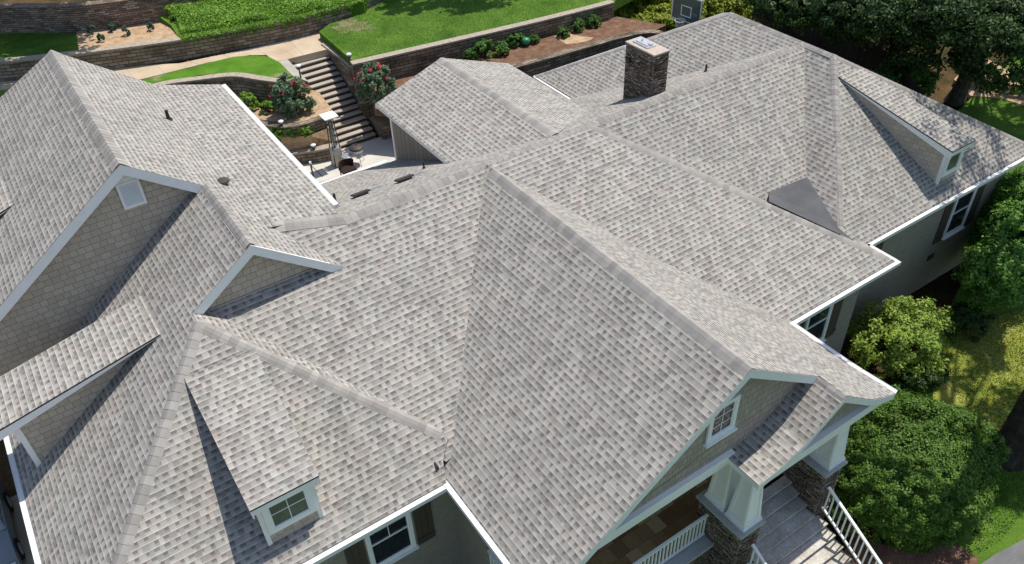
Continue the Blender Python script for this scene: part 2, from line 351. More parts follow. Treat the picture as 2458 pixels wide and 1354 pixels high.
def leaves(name, P, Nrm, size, mat, parent=None, origin=None, aspect=1.0, sizevar=.35):
    """one mesh of many small leaf quads at points P facing roughly Nrm"""
    n = len(P); P = np.asarray(P, float); Nn = np.asarray(Nrm, float)
    Nn = Nn + rng.normal(0, .55, (n, 3)); Nn /= np.linalg.norm(Nn, axis=1)[:, None]+1e-9
    A = rng.normal(size=(n, 3)); A -= (A*Nn).sum(1)[:, None]*Nn; A /= np.linalg.norm(A, axis=1)[:, None]+1e-9
    B = np.cross(Nn, A); s = size*(1+sizevar*rng.uniform(-1, 1, n))[:, None]
    A = A*s*aspect; B = B*s
    bend = Nn*s*.25
    V = np.stack([P-A, P-B*.55-bend, P+A, P+B*.55-bend], 1).reshape(-1, 3)
    org = ORG[parent.name] if parent is not None else Vector(origin if origin is not None else (0, 0, 0))
    V -= np.array(org)
    me = bpy.data.meshes.new(name); me.vertices.add(4*n); me.vertices.foreach_set("co", V.astype(np.float32).ravel())
    me.loops.add(4*n); me.loops.foreach_set("vertex_index", np.arange(4*n, dtype=np.int32))
    me.polygons.add(n); me.polygons.foreach_set("loop_start", np.arange(0, 4*n, 4, dtype=np.int32))
    me.update(calc_edges=True); me.validate(); me.materials.append(M[mat])
    o = bpy.data.objects.new(name, me); COL.objects.link(o)
    if parent is not None: o.parent = parent
    else: o.location = org
    ORG[o.name] = org; return o
def cloud(c, r, n, clumps=60, spread=.22, shell=.65, flat=.0):
    """leaf points clustered in clumps through an ellipsoid's outer volume, plus outward normals"""
    c = np.array(c, float); r = np.array(r, float)
    d = rng.normal(size=(clumps, 3)); d /= np.linalg.norm(d, axis=1)[:, None]
    d[:, 2] = np.where(d[:, 2] < -.6, -d[:, 2], d[:, 2])
    rad = rng.uniform(shell, 1.0, clumps)[:, None]*(1+.12*np.sin(d[:, :1]*5+d[:, 1:2]*4))
    cc = d*rad; idx = rng.integers(0, clumps, n)
    q = rng.normal(size=(n, 3)); q /= np.linalg.norm(q, axis=1)[:, None]; q *= (rng.uniform(0, 1, n)**.5)[:, None]*spread
    p = cc[idx]+q; nn = d[idx]*.6 + q/spread*.8 + np.array([0, 0, .35])
    return c+p*r, nn
def poly_points(poly, n):
    poly = np.array([(p[0], p[1]) for p in poly]); lo, hi = poly.min(0), poly.max(0); out = []
    while len(out) < n:
        q = rng.uniform(lo, hi, (n*2, 2)); ins = np.zeros(len(q), bool); j = len(poly)-1
        for i in range(len(poly)):
            a, b = poly[i], poly[j]
            cnd = ((a[1] > q[:, 1]) != (b[1] > q[:, 1])) & (q[:, 0] < (b[0]-a[0])*(q[:, 1]-a[1])/(b[1]-a[1]+1e-12)+a[0])
            ins ^= cnd; j = i
        out += list(q[ins])
    return np.array(out[:n])

# ================================================================== the house
ZR = 3.52; WG = 5.08; GZ = -4.75
HOUSE = thing("house", (0, -2, GZ), "large grey-beige house with a many-gabled grey shingle roof, white gutters and a front porch", "house")
def V3(*a): return Vector(a)
def on(n, p0): return lambda px, py: H(px, py, n, p0)
SG = ZR/WG
pGL = on((-SG, 0, 1), (0, 0, ZR)); pGR = on((SG, 0, 1), (0, 0, ZR))
pG = on((0, -.59, 1), (0, 0, ZR)); pF = on((0, -.74, 1), (0, -5.95, 0))
pL = on((-.7105, 0, 1), (-6.77, 0, 4.50)); pM = on((0, -ZR/6.84, 1), (0, 0, ZR))
pW = on((0, -.76, 1), (0, -5.82, 0)); pMR = on((0, .47, 1), (0, 0, ZR))
roof = MB()
# front gable, both slopes
roof.slab([(0, 0, ZR), (0, -9.57, ZR), (-WG, -9.57, 0), (-WG, -5.0, 0), (-4.62, -4.4, .32), (-3, -3.0, 1.44)], .05)
roof.slab([(0, 0, ZR), (0, -9.57, ZR), (2.46, -9.57, ZR-SG*2.46), (2.46, -9.57, ZR-SG*2.46), (WG, -8.6, .0), (WG, -6.55, 0), (2.5, -4.4, 1.79)], .05)
# main front slope, left part (plane G)
roof.slab([(0, 0, ZR), (-4.24, .05, ZR), (-5.55, .31, ZR+.18), (-6.0, .50, ZR+.295), (-6.6, .6, 3.87), (-8.3, -1.15, 2.84), (-8.0, -2.2, 2.22), (-4.9, -5.6, .216), (-1, -5.0, .57)], .05)
# front wing: front face, right sliver, left face
A1 = pL(475, 775); E1 = pF(1060, 1040); FE = -5.95
roof.slab([A1, E1, (-4.62, -5.25, .518), (-4.98, -5.60, .259), (-5.12, FE, 0), (-13.1, FE, 0)], .05)
yo = Vector((0, 1, 0))
roof.slab([A1, E1, E1+yo*.9, A1+yo*1.1], .05, row=(0, 1, 0))
roof.slab([(-6.80, -1.05, 4.48), (-6.80, 2.6, 4.48), (-13.1, 2.6, .0), (-13.1, FE, 0), A1, (-8.41, -1.05, 3.335)], .05)
# left wing: steep upper right slope (runs forward as the small gable's right slope), shallow lower slope, left slope
T2 = HY(291, 393, 2.05); T1 = U(118, 122, T2.z); T2.x = T1.x = -8.47; zt = T2.z
k = .745
zx = lambda x: zt-k*(x+8.47)
XK = -6.0; RB = 9.75
roof.slab([T2, T1, (XK, T1.y, zx(XK)), (XK, .42, zx(XK)), (-5.5, .31, zx(-5.5)), (-4.78, -1.05, zx(-4.78)), (-6.80, -1.05, zx(-6.8)), (-6.80, 2.05, zx(-6.8))], .05)
KZ = zx(XK); EZ = 3.42; EX = -4.13
sl2 = (KZ-EZ)/(EX-XK)
pS = on((sl2, 0, 1), (EX, 0, EZ))
roof.slab([(XK-.05, T1.y, KZ+.02), (EX, 9.6, EZ), (EX, .80, EZ), pS(806, 512), pS(690, 538), (XK-.05, .30, KZ+.02)], .05)
lw = on((-.71, 0, 1), (-8.47, 0, zt)); c0 = lw(0, 235); c0 = T1+(c0-T1)*2.6
roof.slab([T2, T1, c0, (-13.4, c0.y, zt-.71*4.93), (-13.4, 2.05, zt-.71*4.93)], .05)
# middle block (plane M) with its hip, and the hidden hip side
MH = Vector((3.6, 0, ZR)); MC = Vector((9.60, -6.84, 0)); s_m = ZR/6.84
roof.slab([(0.0, 0, ZR), MH, MC, (4.6, -6.84, 0), (2.2, -4.6, ZR-s_m*4.6), (.6, -2.0, ZR-s_m*2.0)], .05)
roof.slab([MH, MC, (9.60, -5.7, 0), (8.9, -4.6, .3), (5.2, -1.0, 2.55)], .05, row=(0, 1, 0))
# right block: main front slope (P), wing left slope, wing front slope
P3 = Vector((12.68, 0, ZR)); HB = pW(2012, 548); HH = Vector((12.70, -1.19, ZR))
aW = (HH.z-HB.z)/(HH.x-HB.x); nWL = (-aW, 0, 1); pWL = on(nWL, HH)
VV = pWL(1935, 425); VM = pWL(2010, 545)
pp = (ZR-VV.z)/(-VV.y)
pP = on((0, -pp, 1), (0, 0, ZR))
roof.slab([(3.6, 0, ZR), (P3.x, 0, ZR), VV, pP(1990, 575), pP(1840, 505), (4.4, -2.6, ZR-pp*2.6), (3.5, -.8, ZR-pp*.8)], .05)
roof.slab([P3, HH, HB, pWL(2020, 585), VV], .05, row=(0, 1, 0))
RC = pW(2458, 341); RC2 = HH+(RC-HH)*(HH.z/(HH.z-RC.z))
roof.slab([HH, RC2, (8.6, -5.82, 0), HB], .05)
roof.slab([HH, RC2, (RC2.x, 8.7, 0.0), (12.7, 3.3, ZR)], .05, row=(0, 1, 0))
# rear right hip block
RP = U(1285, 182, .70); RT = U(1755, 30, ZR); RQ = U(1370, 235, .70)
roof.slab([RP, RT, (P3.x, 0.05, ZR), (8.6, 1.6, 1.25), (RQ.x, RQ.y-.8, .70)], .05, row=(0, 1, 0))
roof.slab([RP, RT, (18.2, 8.7, .55), (RP.x, RP.y+.05, .62)], .05)
# rear slopes of the main ridge
roof.slab([(-4.2, .02, ZR), (P3.x, .02, ZR), (8.6, 3.0, ZR-.47*3.0), pMR(1435, 213), pMR(1372, 234), (6.2, 5.6, ZR-.47*5.6), (3.0, 6.0, ZR-.47*6), (-.1, 6.4, ZR-.47*6.4), pMR(770, 436), (-4.2, 6.4, ZR-.47*6.4)], .05)
# back wing
BX = 2.58; BZ = 3.42; bs = .33
B0 = HY(1055, 143, 6.85); B0.x = BX
bl = HY(900, 250, 6.85); br = HY(1220, 152, 6.85)
roof.slab([(BX, .3, BZ), (BX, 6.85, BZ), bl, (bl.x, 1.6, bl.z)], .05)
roof.slab([(BX, .3, BZ), (BX, 6.85, BZ), br, (br.x, 2.2, br.z)], .05)
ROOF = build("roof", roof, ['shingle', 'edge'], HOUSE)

def caps(p, q, nl, nr, wl=.17, wr=.17, ex=.19, lift=.009, name="ridge_cap", arc=True):
    p, q = Vector(p), Vector(q); t = (q-p); L = t.length; t.normalize(); mb = MB()
    def side(n, sgn):
        n = Vector(n).normalized(); d = t.cross(n).normalized()*sgn
        return d
    nl, nr = Vector(nl).normalized(), Vector(nr).normalized()
    dl = nl.cross(t).normalized(); dr = t.cross(nr).normalized()
    if (dl+dr).z > 0 or dl.dot(nr) > 0: dl, dr = -dl, -dr
    upv = (nl+nr).normalized()
    N = max(1, int(L/ex)); ex = L/N
    for i in range(N):
        s0, s1 = i*ex, (i+1)*ex+.02; j = random.uniform(-.003, .003)
        def prof(s, h):
            c = p+t*s
            return [c+dl*(wl+j)+nl*(h*.22), c+dl*.08+nl*(h+.006), c+upv*(h+.008), c+dr*.08+nr*(h+.006), c+dr*(wr+j)+nr*(h*.22)]
        a, b = prof(s0, lift+.007), prof(s1, lift)
        k0 = len(mb.v)
        us = [-wl, -.06, 0, .06, wr]
        pts = a+b; mb.v += [tuple(x) for x in pts]
        for m in range(4):
            mb.f.append((k0+m, k0+m+1, k0+5+m+1, k0+5+m)); mb.m.append(0)
            mb.uv += [(us[m], s0), (us[m+1], s0), (us[m+1], s1), (us[m], s1)]
        lowp = [x-upv*.008 for x in a]
        for m in range(4): mb.poly([a[m], lowp[m], lowp[m+1], a[m+1]], 1)
    return build(name, mb, ['cap', 'edge'], ROOF)
nGL, nGR = (-SG, 0, 1), (SG, 0, 1); nG = (0, -.59, 1); nF = (0, -.74, 1); nL = (-.7105, 0, 1); nM = (0, -s_m, 1); nP = (0, -pp, 1); nMR = (0, .47, 1); nW = (0, -.76, 1)
caps((0, -.35, ZR), (0, -9.55, ZR), nGL, nGR, wl=.22, wr=.22)
caps((-4.24, .03, ZR), (3.6, .02, ZR), nG, nMR, wl=.22, wr=.18)
caps((3.5, .02, ZR), (P3.x, .02, ZR), nP, nMR, wl=.24, wr=.18)
caps((-6.0, .43, ZR+.275), (-4.2, .03, ZR), nG, (sl2, 0, 1), wl=.2, wr=.2)
caps(MC-(MC-MH)*.035, MH, nM, (SG, .1, 1), wl=.17, wr=.17)
caps((-13.05, FE+.05, .03), A1, nF, nL)
caps(E1, A1, nF, (.68, 0, 1))
caps((-6.80, -1.03, 4.49), (-6.80, 2.0, 4.49), nL, (k, 0, 1))
caps(T2, T1, (-.71, 0, 1), (k, 0, 1), wl=.24, wr=.24)
caps((BX, 6.83, BZ), (BX, .35, BZ), (-bs, 0, 1), (bs, 0, 1), wl=.18, wr=.18)
caps(pW(2016, 570), HH, nWL, nW, wl=.15, wr=.15)
caps(HH, RT, (-.56, 0, 1), (.56, 0, 1))
caps(RC2, HH, nW, (.6, 0, 1), wl=.14, wr=.14)
caps(RP, RT, (-.56, 0, 1), (0, .56, 1), wl=.12, wr=.12)
# membrane cricket behind the middle hip
mem = MB(); mm = [pP(1846, 462), VV+Vector((0, -.02, .0)), pWL(2012, 548)]; mm = [a+Vector((0, -.01, .018)) for a in mm]
m1, m2 = pM(1846, 480), pM(2050, 574)
mem.slab([mm[0], mm[1], mm[2], m2+Vector((0, 0, -.05))], .008, 0, 0); mem.slab([mm[0], m2+Vector((0, 0, -.05)), m1+Vector((0, 0, -.05))], .008, 0, 0); build("membrane_patch", mem, ['membrane', 'edge'], ROOF)

# ---- gutters, fascia, rakes
def gutter(a, b, out, w=.125, h=.11, zoff=.0, name="gutter"):
    a, b, out = Vector(a), Vector(b), Vector(out).normalized(); t = (b-a).normalized(); L = (b-a).length; mb = MB()
    up = Vector((0, 0, 1))
    O = a+up*zoff
    mb.frame(O, t, out, up, 0, L, -.03, .0, -.17, -.012)
    mb.frame(O, t, out, up, 0, L, .002, w, -h, -h+.012)
    mb.frame(O, t, out, up, 0, L, w-.012, w+.0, -h+.014, .012)
    mb.frame(O, t, out, up, 0, L, .004, w-.014, -.010, .004)
    for s in (.0, L-.012): mb.frame(O, t, out, up, s, s+.012, .004, w-.014, -h+.014, 0)
    return build(name, mb, 'gutter', HOUSE)
gutter((-13.1, FE, -.03), (-5.16, FE, -.03), (0, -1, 0)); gutter((-13.1, 2.4, -.03), (-13.1, FE-.12, -.03), (-1, 0, 0))
gutter((-WG, -5.55, -.02), (-WG, -9.6, -.02), (-1, 0, 0)); gutter((WG, -8.6, -.02), (WG, -6.72, -.02), (1, 0, 0)); gutter((4.66, -10.3, .50), (4.95, -9.2, .13), (1, .2, 0)); gutter((4.95, -9.19, .13), (WG, -8.62, -.02), (1, .2, 0))
gutter((4.95, -6.84, -.03), (9.72, -6.84, -.03), (0, -1, 0)); gutter((9.6, -6.84, -.03), (9.6, -5.84, -.03), (1, 0, 0))
gutter((9.62, -5.82, -.03), (RC2.x, -5.82, -.03), (0, -1, 0))
gutter((EX, 9.6, EZ-.03), (EX, .86, EZ-.03), (1, 0, 0), w=.14)
g1 = pMR(772, 435); g2 = pMR(949, 386); gy = (g1.y+g2.y)/2; gz = ZR-.47*gy
gutter((-4.1, gy, gz-.03), (g2.x, gy, gz-.03), (0, 1, 0), w=.13)
gutter((RP.x, RP.y, .67), (RQ.x, RQ.y-.3, .67), (-1, 0, 0), w=.10); gutter((RP.x, RP.y+.05, .62), (13.5, RP.y+.05, .62), (0, 1, 0), w=.1)
gq = pMR(1435, 213); gutter((RQ.x-.1, gq.y, gq.z-.02), (gq.x, gq.y, gq.z-.02), (0, 1, 0), w=.08)
def rake(pts, n, h=.20, th=.035, name="fascia", mat='white'):
    """board hanging under a roof edge, facing n, following pts"""
    mb = MB(); n = Vector(n).normalized()
    for a, b in zip(pts, pts[1:]):
        a, b = Vector(a), Vector(b)
        q = [a+n*.004+Vector((0, 0, -.012)), b+n*.004+Vector((0, 0, -.012)), b+n*.004+Vector((0, 0, -h)), a+n*.004+Vector((0, 0, -h))]
        q2 = [x-n*th for x in q]
        mb.poly(q); mb.poly(q2[::-1])
        for i in range(4):
            j = (i+1) % 4; mb.poly([q[i], q2[i], q2[j], q[j]])
    return build(name, mb, mat, HOUSE)
F_Y = -9.57
rake([(-WG, F_Y, 0), (0, F_Y, ZR), (2.44, F_Y, ZR-SG*2.44)], (0, -1, 0), .25)
rake([(-8.41, -1.05, 3.335), (-6.80, -1.05, 4.48), (-4.78, -1.05, zx(-4.78))], (0, -1, 0), .28)
rake([(-13.4, 2.05, zt-.71*4.93), tuple(T2), (-6.86, 2.05, zx(-6.86))], (0, -1, 0), .29)
rake([(EX-.02, 9.6, EZ), (XK, T1.y, KZ), tuple(T1), tuple(c0)], (0, 1, 0), .2)
rake([bl, B0, br], (0, 1, 0), .18)
rake([(bl.x, 6.85, bl.z), (bl.x, 1.9, bl.z)], (-1, 0, 0), .10)

# ---- walls
def gablewall(name, x0, x1, y, zb, top, mat, parent=None, th=.1):
    """wall in plane y facing -Y: polygon from x0..x1 at zb up to the list 'top'"""
    mb = MB(); f = [(x0, y, zb), (x1, y, zb)]+[(x, y, z) for x, z in top]
    mb.poly(f); mb.poly([(p[0], y+th, p[2]) for p in f][::-1])
    return build(name, mb, mat, parent or HOUSE)
gablewall("gable_wall", -4.12, 3.9, -9.30, .62, [(3.9, .76), (2.6, ZR-SG*2.6-.06), (0, ZR-.06), (-4.15, ZR-SG*4.15-.06)], 'shake_fine')
gablewall("gable_wall", -8.35, -4.95, -.80, 2.85, [(-4.95, zx(-4.95)-.06), (-6.80, 4.42), (-8.35, 3.3)], 'shake')
gablewall("gable_wall", -13.2, -6.82, 2.35, -.2, [(-6.82, zx(-6.82)-.06), (-8.47, zt-.06), (-13.2, zt-.71*4.73-.06)], 'shake')
mb = MB(); mb.frame((-8.2, -.80, 0), (1, 0, 0), (0, -1, 0), (0, 0, 1), 0, 3.1, .004, .03, 2.9, 3.06); build("base_trim", mb, 'trim_tan', HOUSE)
walls = MB()
def wq(a, b, z0, z1, m=0): walls.poly([(a[0], a[1], z0), (b[0], b[1], z0), (b[0], b[1], z1), (a[0], a[1], z1)], m)
fz = -.12
wq((-12.7, -5.45), (-4.72, -5.45), GZ, fz); wq((-4.72, -5.45), (-4.72, -6.75), GZ, .15); wq((-12.7, 2.6), (-12.7, -5.45), GZ, fz)
wq((-4.72, -6.75), (4.72, -6.75), GZ, .1); wq((-4.2, -6.75), (4.2, -6.75), .1, .34); wq((4.72, -6.75), (4.72, -6.36), GZ, fz); wq((4.72, -6.36), (9.02, -6.36), GZ, fz); wq((9.02, -6.36), (9.02, -5.36), GZ, fz)
wq((9.02, -5.36), (RC2.x-.5, -5.36), GZ, fz); wq((RC2.x-.5, -5.36), (RC2.x-.5, 8.1), GZ, fz); wq((RC2.x-.5, 8.1), (8.2, 8.1), GZ, .4); wq((8.2, 8.1), (8.2, 5.9), GZ, .6); wq((8.2, 5.9), (5.0, 5.9), GZ, .7)
walls_o = build("wall", walls, 'pbrick', HOUSE)
mb = MB(); X0 = bl.x+.32
mb.poly([(X0, 6.5, -3.1), (X0, 1.6, -3.1), (X0, 1.6, bl.z-.02), (X0, 6.5, bl.z-.02)]); mb.poly([(5.0, 6.5, -3.1), (X0, 6.5, -3.1), (X0, 6.5, bl.z+.05), (BX, 6.5, BZ-.06), (5.0, 6.5, br.z+.05)]); mb.poly([(5.0, 2, -3.1), (5.0, 6.5, -3.1), (5.0, 6.5, br.z), (5.0, 2, br.z)])
build("wall", mb, 'batten', HOUSE)
mb = MB(); mb.box(X0-.02, X0+.09, 6.41, 6.52, -3.05, bl.z-.02); build("corner_board", mb, 'white', HOUSE)
mb = MB(); mb.poly([(-4.5, 6.0, -3.1), (-4.5, 2, -3.1), (-4.5, 2, 3.2), (-4.5, 6.0, 3.3)]); mb.poly([(-4.5, 9.3, -3.1), (-4.5, 6.0, -3.1), (-4.5, 6.0, 3.3), (-4.5, 9.3, 3.3)])
mb.poly([(X0, 5.95, -3.1), (-4.5, 5.95, -3.1), (-4.5, 5.95, .45), (X0, 5.95, .45)]); mb.poly([(-12.9, 9.4, -3.1), (-12.9, 2.6, -3.1), (-12.9, 2.6, 2.3), (-12.9, 9.4, 2.3)]); mb.poly([(-4.5, 9.3, -3.1), (-12.9, 9.3, -3.1), (-12.9, 9.3, 2.2), (-8.47, 9.3, zt-.2), (-6, 9.3, KZ-.1), (-4.5, 9.3, 3.3)])
build("wall", mb, 'shake', HOUSE)

# ---- windows
def window(O, X, Y, w, h, rows=2, grid=None, parent=None, casing=.09, sillw=True, mat='glass', depth=.0):
    """O lower-left outer corner of the glass opening on the wall, X along, Y outward"""
    Z = (0, 0, 1); mb = MB(); fr = lambda *a, m=0: mb.frame(O, X, Y, Z, *a, m)
    c = casing
    fr(-c, 0, .0, .05, -c, h+c); fr(w, w+c, .0, .05, -c, h+c); fr(0, w, .0, .05, h, h+c); fr(0, w, .0, .05, -c, 0)
    if sillw: fr(-c-.04, w+c+.04, .0, .11, -c-.05, -c-.003)
    f = build("window", mb, 'white', parent or HOUSE)
    pb = MB(); pb.frame(O, X, Y, Z, 0, w, .004, .010, 0, h); build("pane", pb, mat, f)
    sb = MB(); s = .035
    fs = lambda *a: sb.frame(O, X, Y, Z, *a)
    fs(0, s, .012, .035, 0, h); fs(w-s, w, .012, .035, 0, h); fs(s, w-s, .012, .035, 0, s); fs(s, w-s, .012, .035, h-s, h)
    if rows == 2: fs(s, w-s, .012, .04, h*.5-.02, h*.5+.02)
    if grid:
        gx, gy, z0 = grid
        for i in range(1, gx): fs(w*i/gx-.009, w*i/gx+.009, .012, .024, max(z0, s), h-s)
        for j in range(1, gy): fs(s, w-s, .0125, .0235, z0+(h-z0)*j/gy-.009, z0+(h-z0)*j/gy+.009)
    build("sash", sb, 'white', f); return f
def shutter(O, X, Y, w, h):
    mb = MB(); nb = 3
    for i in range(nb): mb.frame(O, X, Y, (0, 0, 1), i*w/nb+.004, (i+1)*w/nb-.004, .0, .03, 0, h)
    for z in (.12, h-.24): mb.frame(O, X, Y, (0, 0, 1), .0, w, .032, .05, z, z+.12)
    mb.frame(O, X, Y, (0, 0, 1), .01, w-.01, .0, .014, .01, h-.01)
    build("shutter", mb, 'shutter', HOUSE)
fy = -5.455; XX, YY = (1, 0, 0), (0, -1, 0)
window((-7.02, fy, -2.25), XX, YY, 1.0, 1.62, 2, (2, 2, .81)); shutter((-5.86, fy, -2.42), XX, YY, .47, 1.9); shutter((-7.62, fy, -2.42), XX, YY, .47, 1.9)
window((6.72, -6.365, -2.35), XX, YY, .95, 1.7, 2); shutter((7.8, -6.365, -2.5), XX, YY, .45, 1.95); shutter((6.1, -6.365, -2.5), XX, YY, .45, 1.95)
window((9.9, -5.365, -2.35), XX, YY, .95, 1.7, 2); shutter((10.98, -5.365, -2.5), XX, YY, .45, 1.95); shutter((9.3, -5.365, -2.5), XX, YY, .45, 1.95)
window((15.35, -5.365, -2.45), XX, YY, 1.0, 1.75, 2); shutter((16.5, -5.365, -2.6), XX, YY, .5, 2.0); shutter((14.72, -5.365, -2.6), XX, YY, .45, 2.0)
for x, z in ((9.75, -3.0), (14.75, -3.35)):
    mb = MB(); mb.frame((x, -5.365, z), XX, YY, (0, 0, 1), 0, .36, 0, .02, 0, .22)
    for i in range(4): mb.frame((x, -5.365, z), XX, YY, (0, 0, 1), .02, .34, .022, .034, .03+i*.05, .05+i*.05)
    build("foundation_vent", mb, 'vent', HOUSE)
window((-.60, -9.31, 1.62), XX, YY, .62, .82, 1, (2, 3, 0), casing=.10)
# louvre in the left gable
lv = MB(); LX, LZ = -8.71, 4.36; lv.frame((LX, 2.345, LZ), XX, YY, (0, 0, 1), 0, .055, 0, .06, 0, .70); lv.frame((LX, 2.345, LZ), XX, YY, (0, 0, 1), .475, .53, 0, .06, 0, .70)
lv.frame((LX, 2.345, LZ), XX, YY, (0, 0, 1), .055, .475, 0, .06, 0, .07); lv.frame((LX, 2.345, LZ), XX, YY, (0, 0, 1), .055, .475, 0, .06, .64, .70)
for i in range(11):
    z = .09+i*.05; a = Vector((LX+.055, 2.34, LZ+z+.02)); lv.poly([(LX+.055, 2.290, LZ+z-.018), (LX+.475, 2.290, LZ+z-.018), (LX+.475, 2.291, LZ+z-.001), (LX+.055, 2.291, LZ+z-.001)]); lv.poly([(LX+.055, 2.335, LZ+z+.034), (LX+.055, 2.292, LZ+z), (LX+.475, 2.292, LZ+z), (LX+.475, 2.335, LZ+z+.034)])
lv.slab([(LX, 2.345, LZ+.705), (LX+.53, 2.345, LZ+.705), (LX+.53, 2.29, LZ+.705), (LX, 2.29, LZ+.705)], .004, 0, 0)
for yy_ in (2.29,): lv.poly([(LX, yy_, LZ+.70), (LX+.53, yy_, LZ+.70), (LX+.53, yy_, LZ+.80), (LX+.25, yy_, LZ+.98), (LX, yy_, LZ+.80)])
LV = build("louvre", lv, 'white', HOUSE)
lb_ = MB(); lb_.frame((LX, 2.345, LZ), XX, YY, (0, 0, 1), .055, .475, .0, .006, .07, .64); build("louvre_backing", lb_, 'vent', LV)  # plain dark backing behind the slats, so the gaps read dark

# ---- shed dormers
def dormer(tipA, tipB, fA, fB, faceO, across, out, wd, gp, back, win=True, side=1, mat='cheek', skirt=None):
    """tipA/tipB: where the dormer roof meets the main slope; fA/fB: its front corners (A = cheek side seen)"""
    tipA, tipB, fA, fB = map(Vector, (tipA, tipB, fA, fB)); out = Vector(out); ac = Vector(across)
    body = MB(); u = .06
    ca, cb = faceO                      # front wall corners (xy) A and B
    top = lambda p: None
    def rz(x, y):                       # roof underside height at x,y
        n = (fA-tipA).cross(fB-tipA); 
        return tipA.z-(n.x*(x-tipA.x)+n.y*(y-tipA.y))/n.z
    ta = Vector((*back[0], 0)); tb = Vector((*back[1], 0))
    def quad(p, q, zb=None):
        body.poly([(p[0], p[1], gp(*p)-.05), (q[0], q[1], gp(*q)-.05), (q[0], q[1], rz(*q)-.05), (p[0], p[1], rz(*p)-.05)])
    quad(back[0], ca); quad(ca, cb); quad(cb, back[1])
    b = build("dormer", body, mat, HOUSE)
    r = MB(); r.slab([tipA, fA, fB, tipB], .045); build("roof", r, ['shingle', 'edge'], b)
    fm = MB()
    for a, c, n in ((tipA, fA, -ac), (fA, fB, out), (fB, tipB, ac)):
        n = n.normalized(); hgt = .20 if n.dot(out) > .9 else .28
        q = [a-n*.006+Vector((0, 0, -.03)), c-n*.006+Vector((0, 0, -.03)), c-n*.006+Vector((0, 0, -hgt)), a-n*.006+Vector((0, 0, -.05 if a is tipA or a is tipB else -hgt))]
        if c is tipB: q[2] = c-n*.006+Vector((0, 0, -.05))
        q2 = [x-n*.035 for x in q]; fm.poly(q); fm.poly(q2[::-1])
        for i in range(4): fm.poly([q[i], q2[i], q2[(i+1) % 4], q[(i+1) % 4]])
    build("fascia", fm, 'white', b)
    for c in (ca, cb):
        cbm = MB(); zt_, zb_ = rz(*c)-.06, gp(*c)+.0
        s = 1 if c is cb else -1
        cbm.frame((c[0], c[1], 0), ac, out, (0, 0, 1), -.07 if s > 0 else -.02, .02 if s > 0 else .07, -.10, .022, zb_-.03, zt_)
        build("corner_board", cbm, 'white', b)
    if win:
        wdt = (Vector((*cb, 0))-Vector((*ca, 0))).length; zb_ = gp(*ca); zt_ = rz(*ca)-.14
        O = Vector((*ca, 0))+ac*(wdt*.5-wd[0]/2)+out*.012+Vector((0, 0, zt_-.06-wd[1])); window(O, ac, out, wd[0], wd[1], 1, wd[2], b, casing=.12, mat='glass_curtained', sillw=False)
    return b
gF = lambda x, y: .74*(y+5.95)
fa, fb = HY(600, 1228, -5.55), HY(765, 1140, -5.55); zf = (fa.z+fb.z)/2; fa.z = fb.z = zf
tA, tB = pF(440, 905), pF(612, 838); tA.y = tB.y = (tA.y+tB.y)/2; tA.z = tB.z = gF(0, tA.y)+.01
dormer(tA, tB, fa, fb, ((fa.x+.12, -5.42), (fb.x-.14, -5.42)), (1, 0, 0), (0, -1, 0), (.80, .80, (2, 2, 0)), gF, ((tA.x+.12, tA.y-.1), (tB.x-.14, tB.y-.1)), mat='shake')
gW = lambda x, y: .76*(y+5.82)
wa, wb = HY(2285, 370, -5.55), HY(2345, 330, -5.55); wa.z = wb.z = (wa.z+wb.z)/2
tA, tB = pW(2008, 182), pW(2066, 166); tB.x = tA.x+(wb.x-wa.x)
dormer(tA+Vector((0, 0, .01)), tB+Vector((0, 0, .01)), wa, wb, ((wa.x+.08, -5.36), (wb.x-.12, -5.36)), (1, 0, 0), (0, -1, 0), (.62, .82, None), gW, ((tA.x+.12, tA.y-.2), (tB.x-.12, tB.y-.2)))
gL = lambda x, y: 4.50+.7105*(x+6.77)
ta, tb = pL(386, 802), pL(341, 707); la = HY(0, 1031, ta.y); la = ta+(la-ta)*1.06; lb = Vector((la.x, tb.y, la.z))
tb.x = ta.x; tb.z = ta.z
dormer(ta+Vector((0, 0, .01)), tb+Vector((0, 0, .01)), la, lb, ((-12.62, -.33), (-12.62, tb.y-.2)), (0, 1, 0), (-1, 0, 0), (.9, .5, None), gL, ((ta.x-.1, -.33), (tb.x-.1, tb.y-.2)), mat='shake')
gLW = lambda x, y: zt+.71*(x+8.47)
ta = lw(31, 492); ta = Vector((ta.x, ta.y, gLW(ta.x, 0))); la = HY(0, 511, ta.y); sl = (ta.z-la.z)/(ta.x-la.x)
la = Vector((ta.x-3.4, ta.y, ta.z-3.4*max(.15, min(.35, sl)))); lb = la+Vector((0, 1.66, 0)); tb = ta+Vector((0, 1.66, 0))
dormer(ta+Vector((0, 0, .01)), tb+Vector((0, 0, .01)), la, lb, ((la.x+.2, ta.y+.33), (la.x+.2, tb.y-.2)), (0, 1, 0), (-1, 0, 0), (.9, .5, None), gLW, ((ta.x-.1, ta.y+.33), (tb.x-.1, tb.y-.2)), mat='shake')

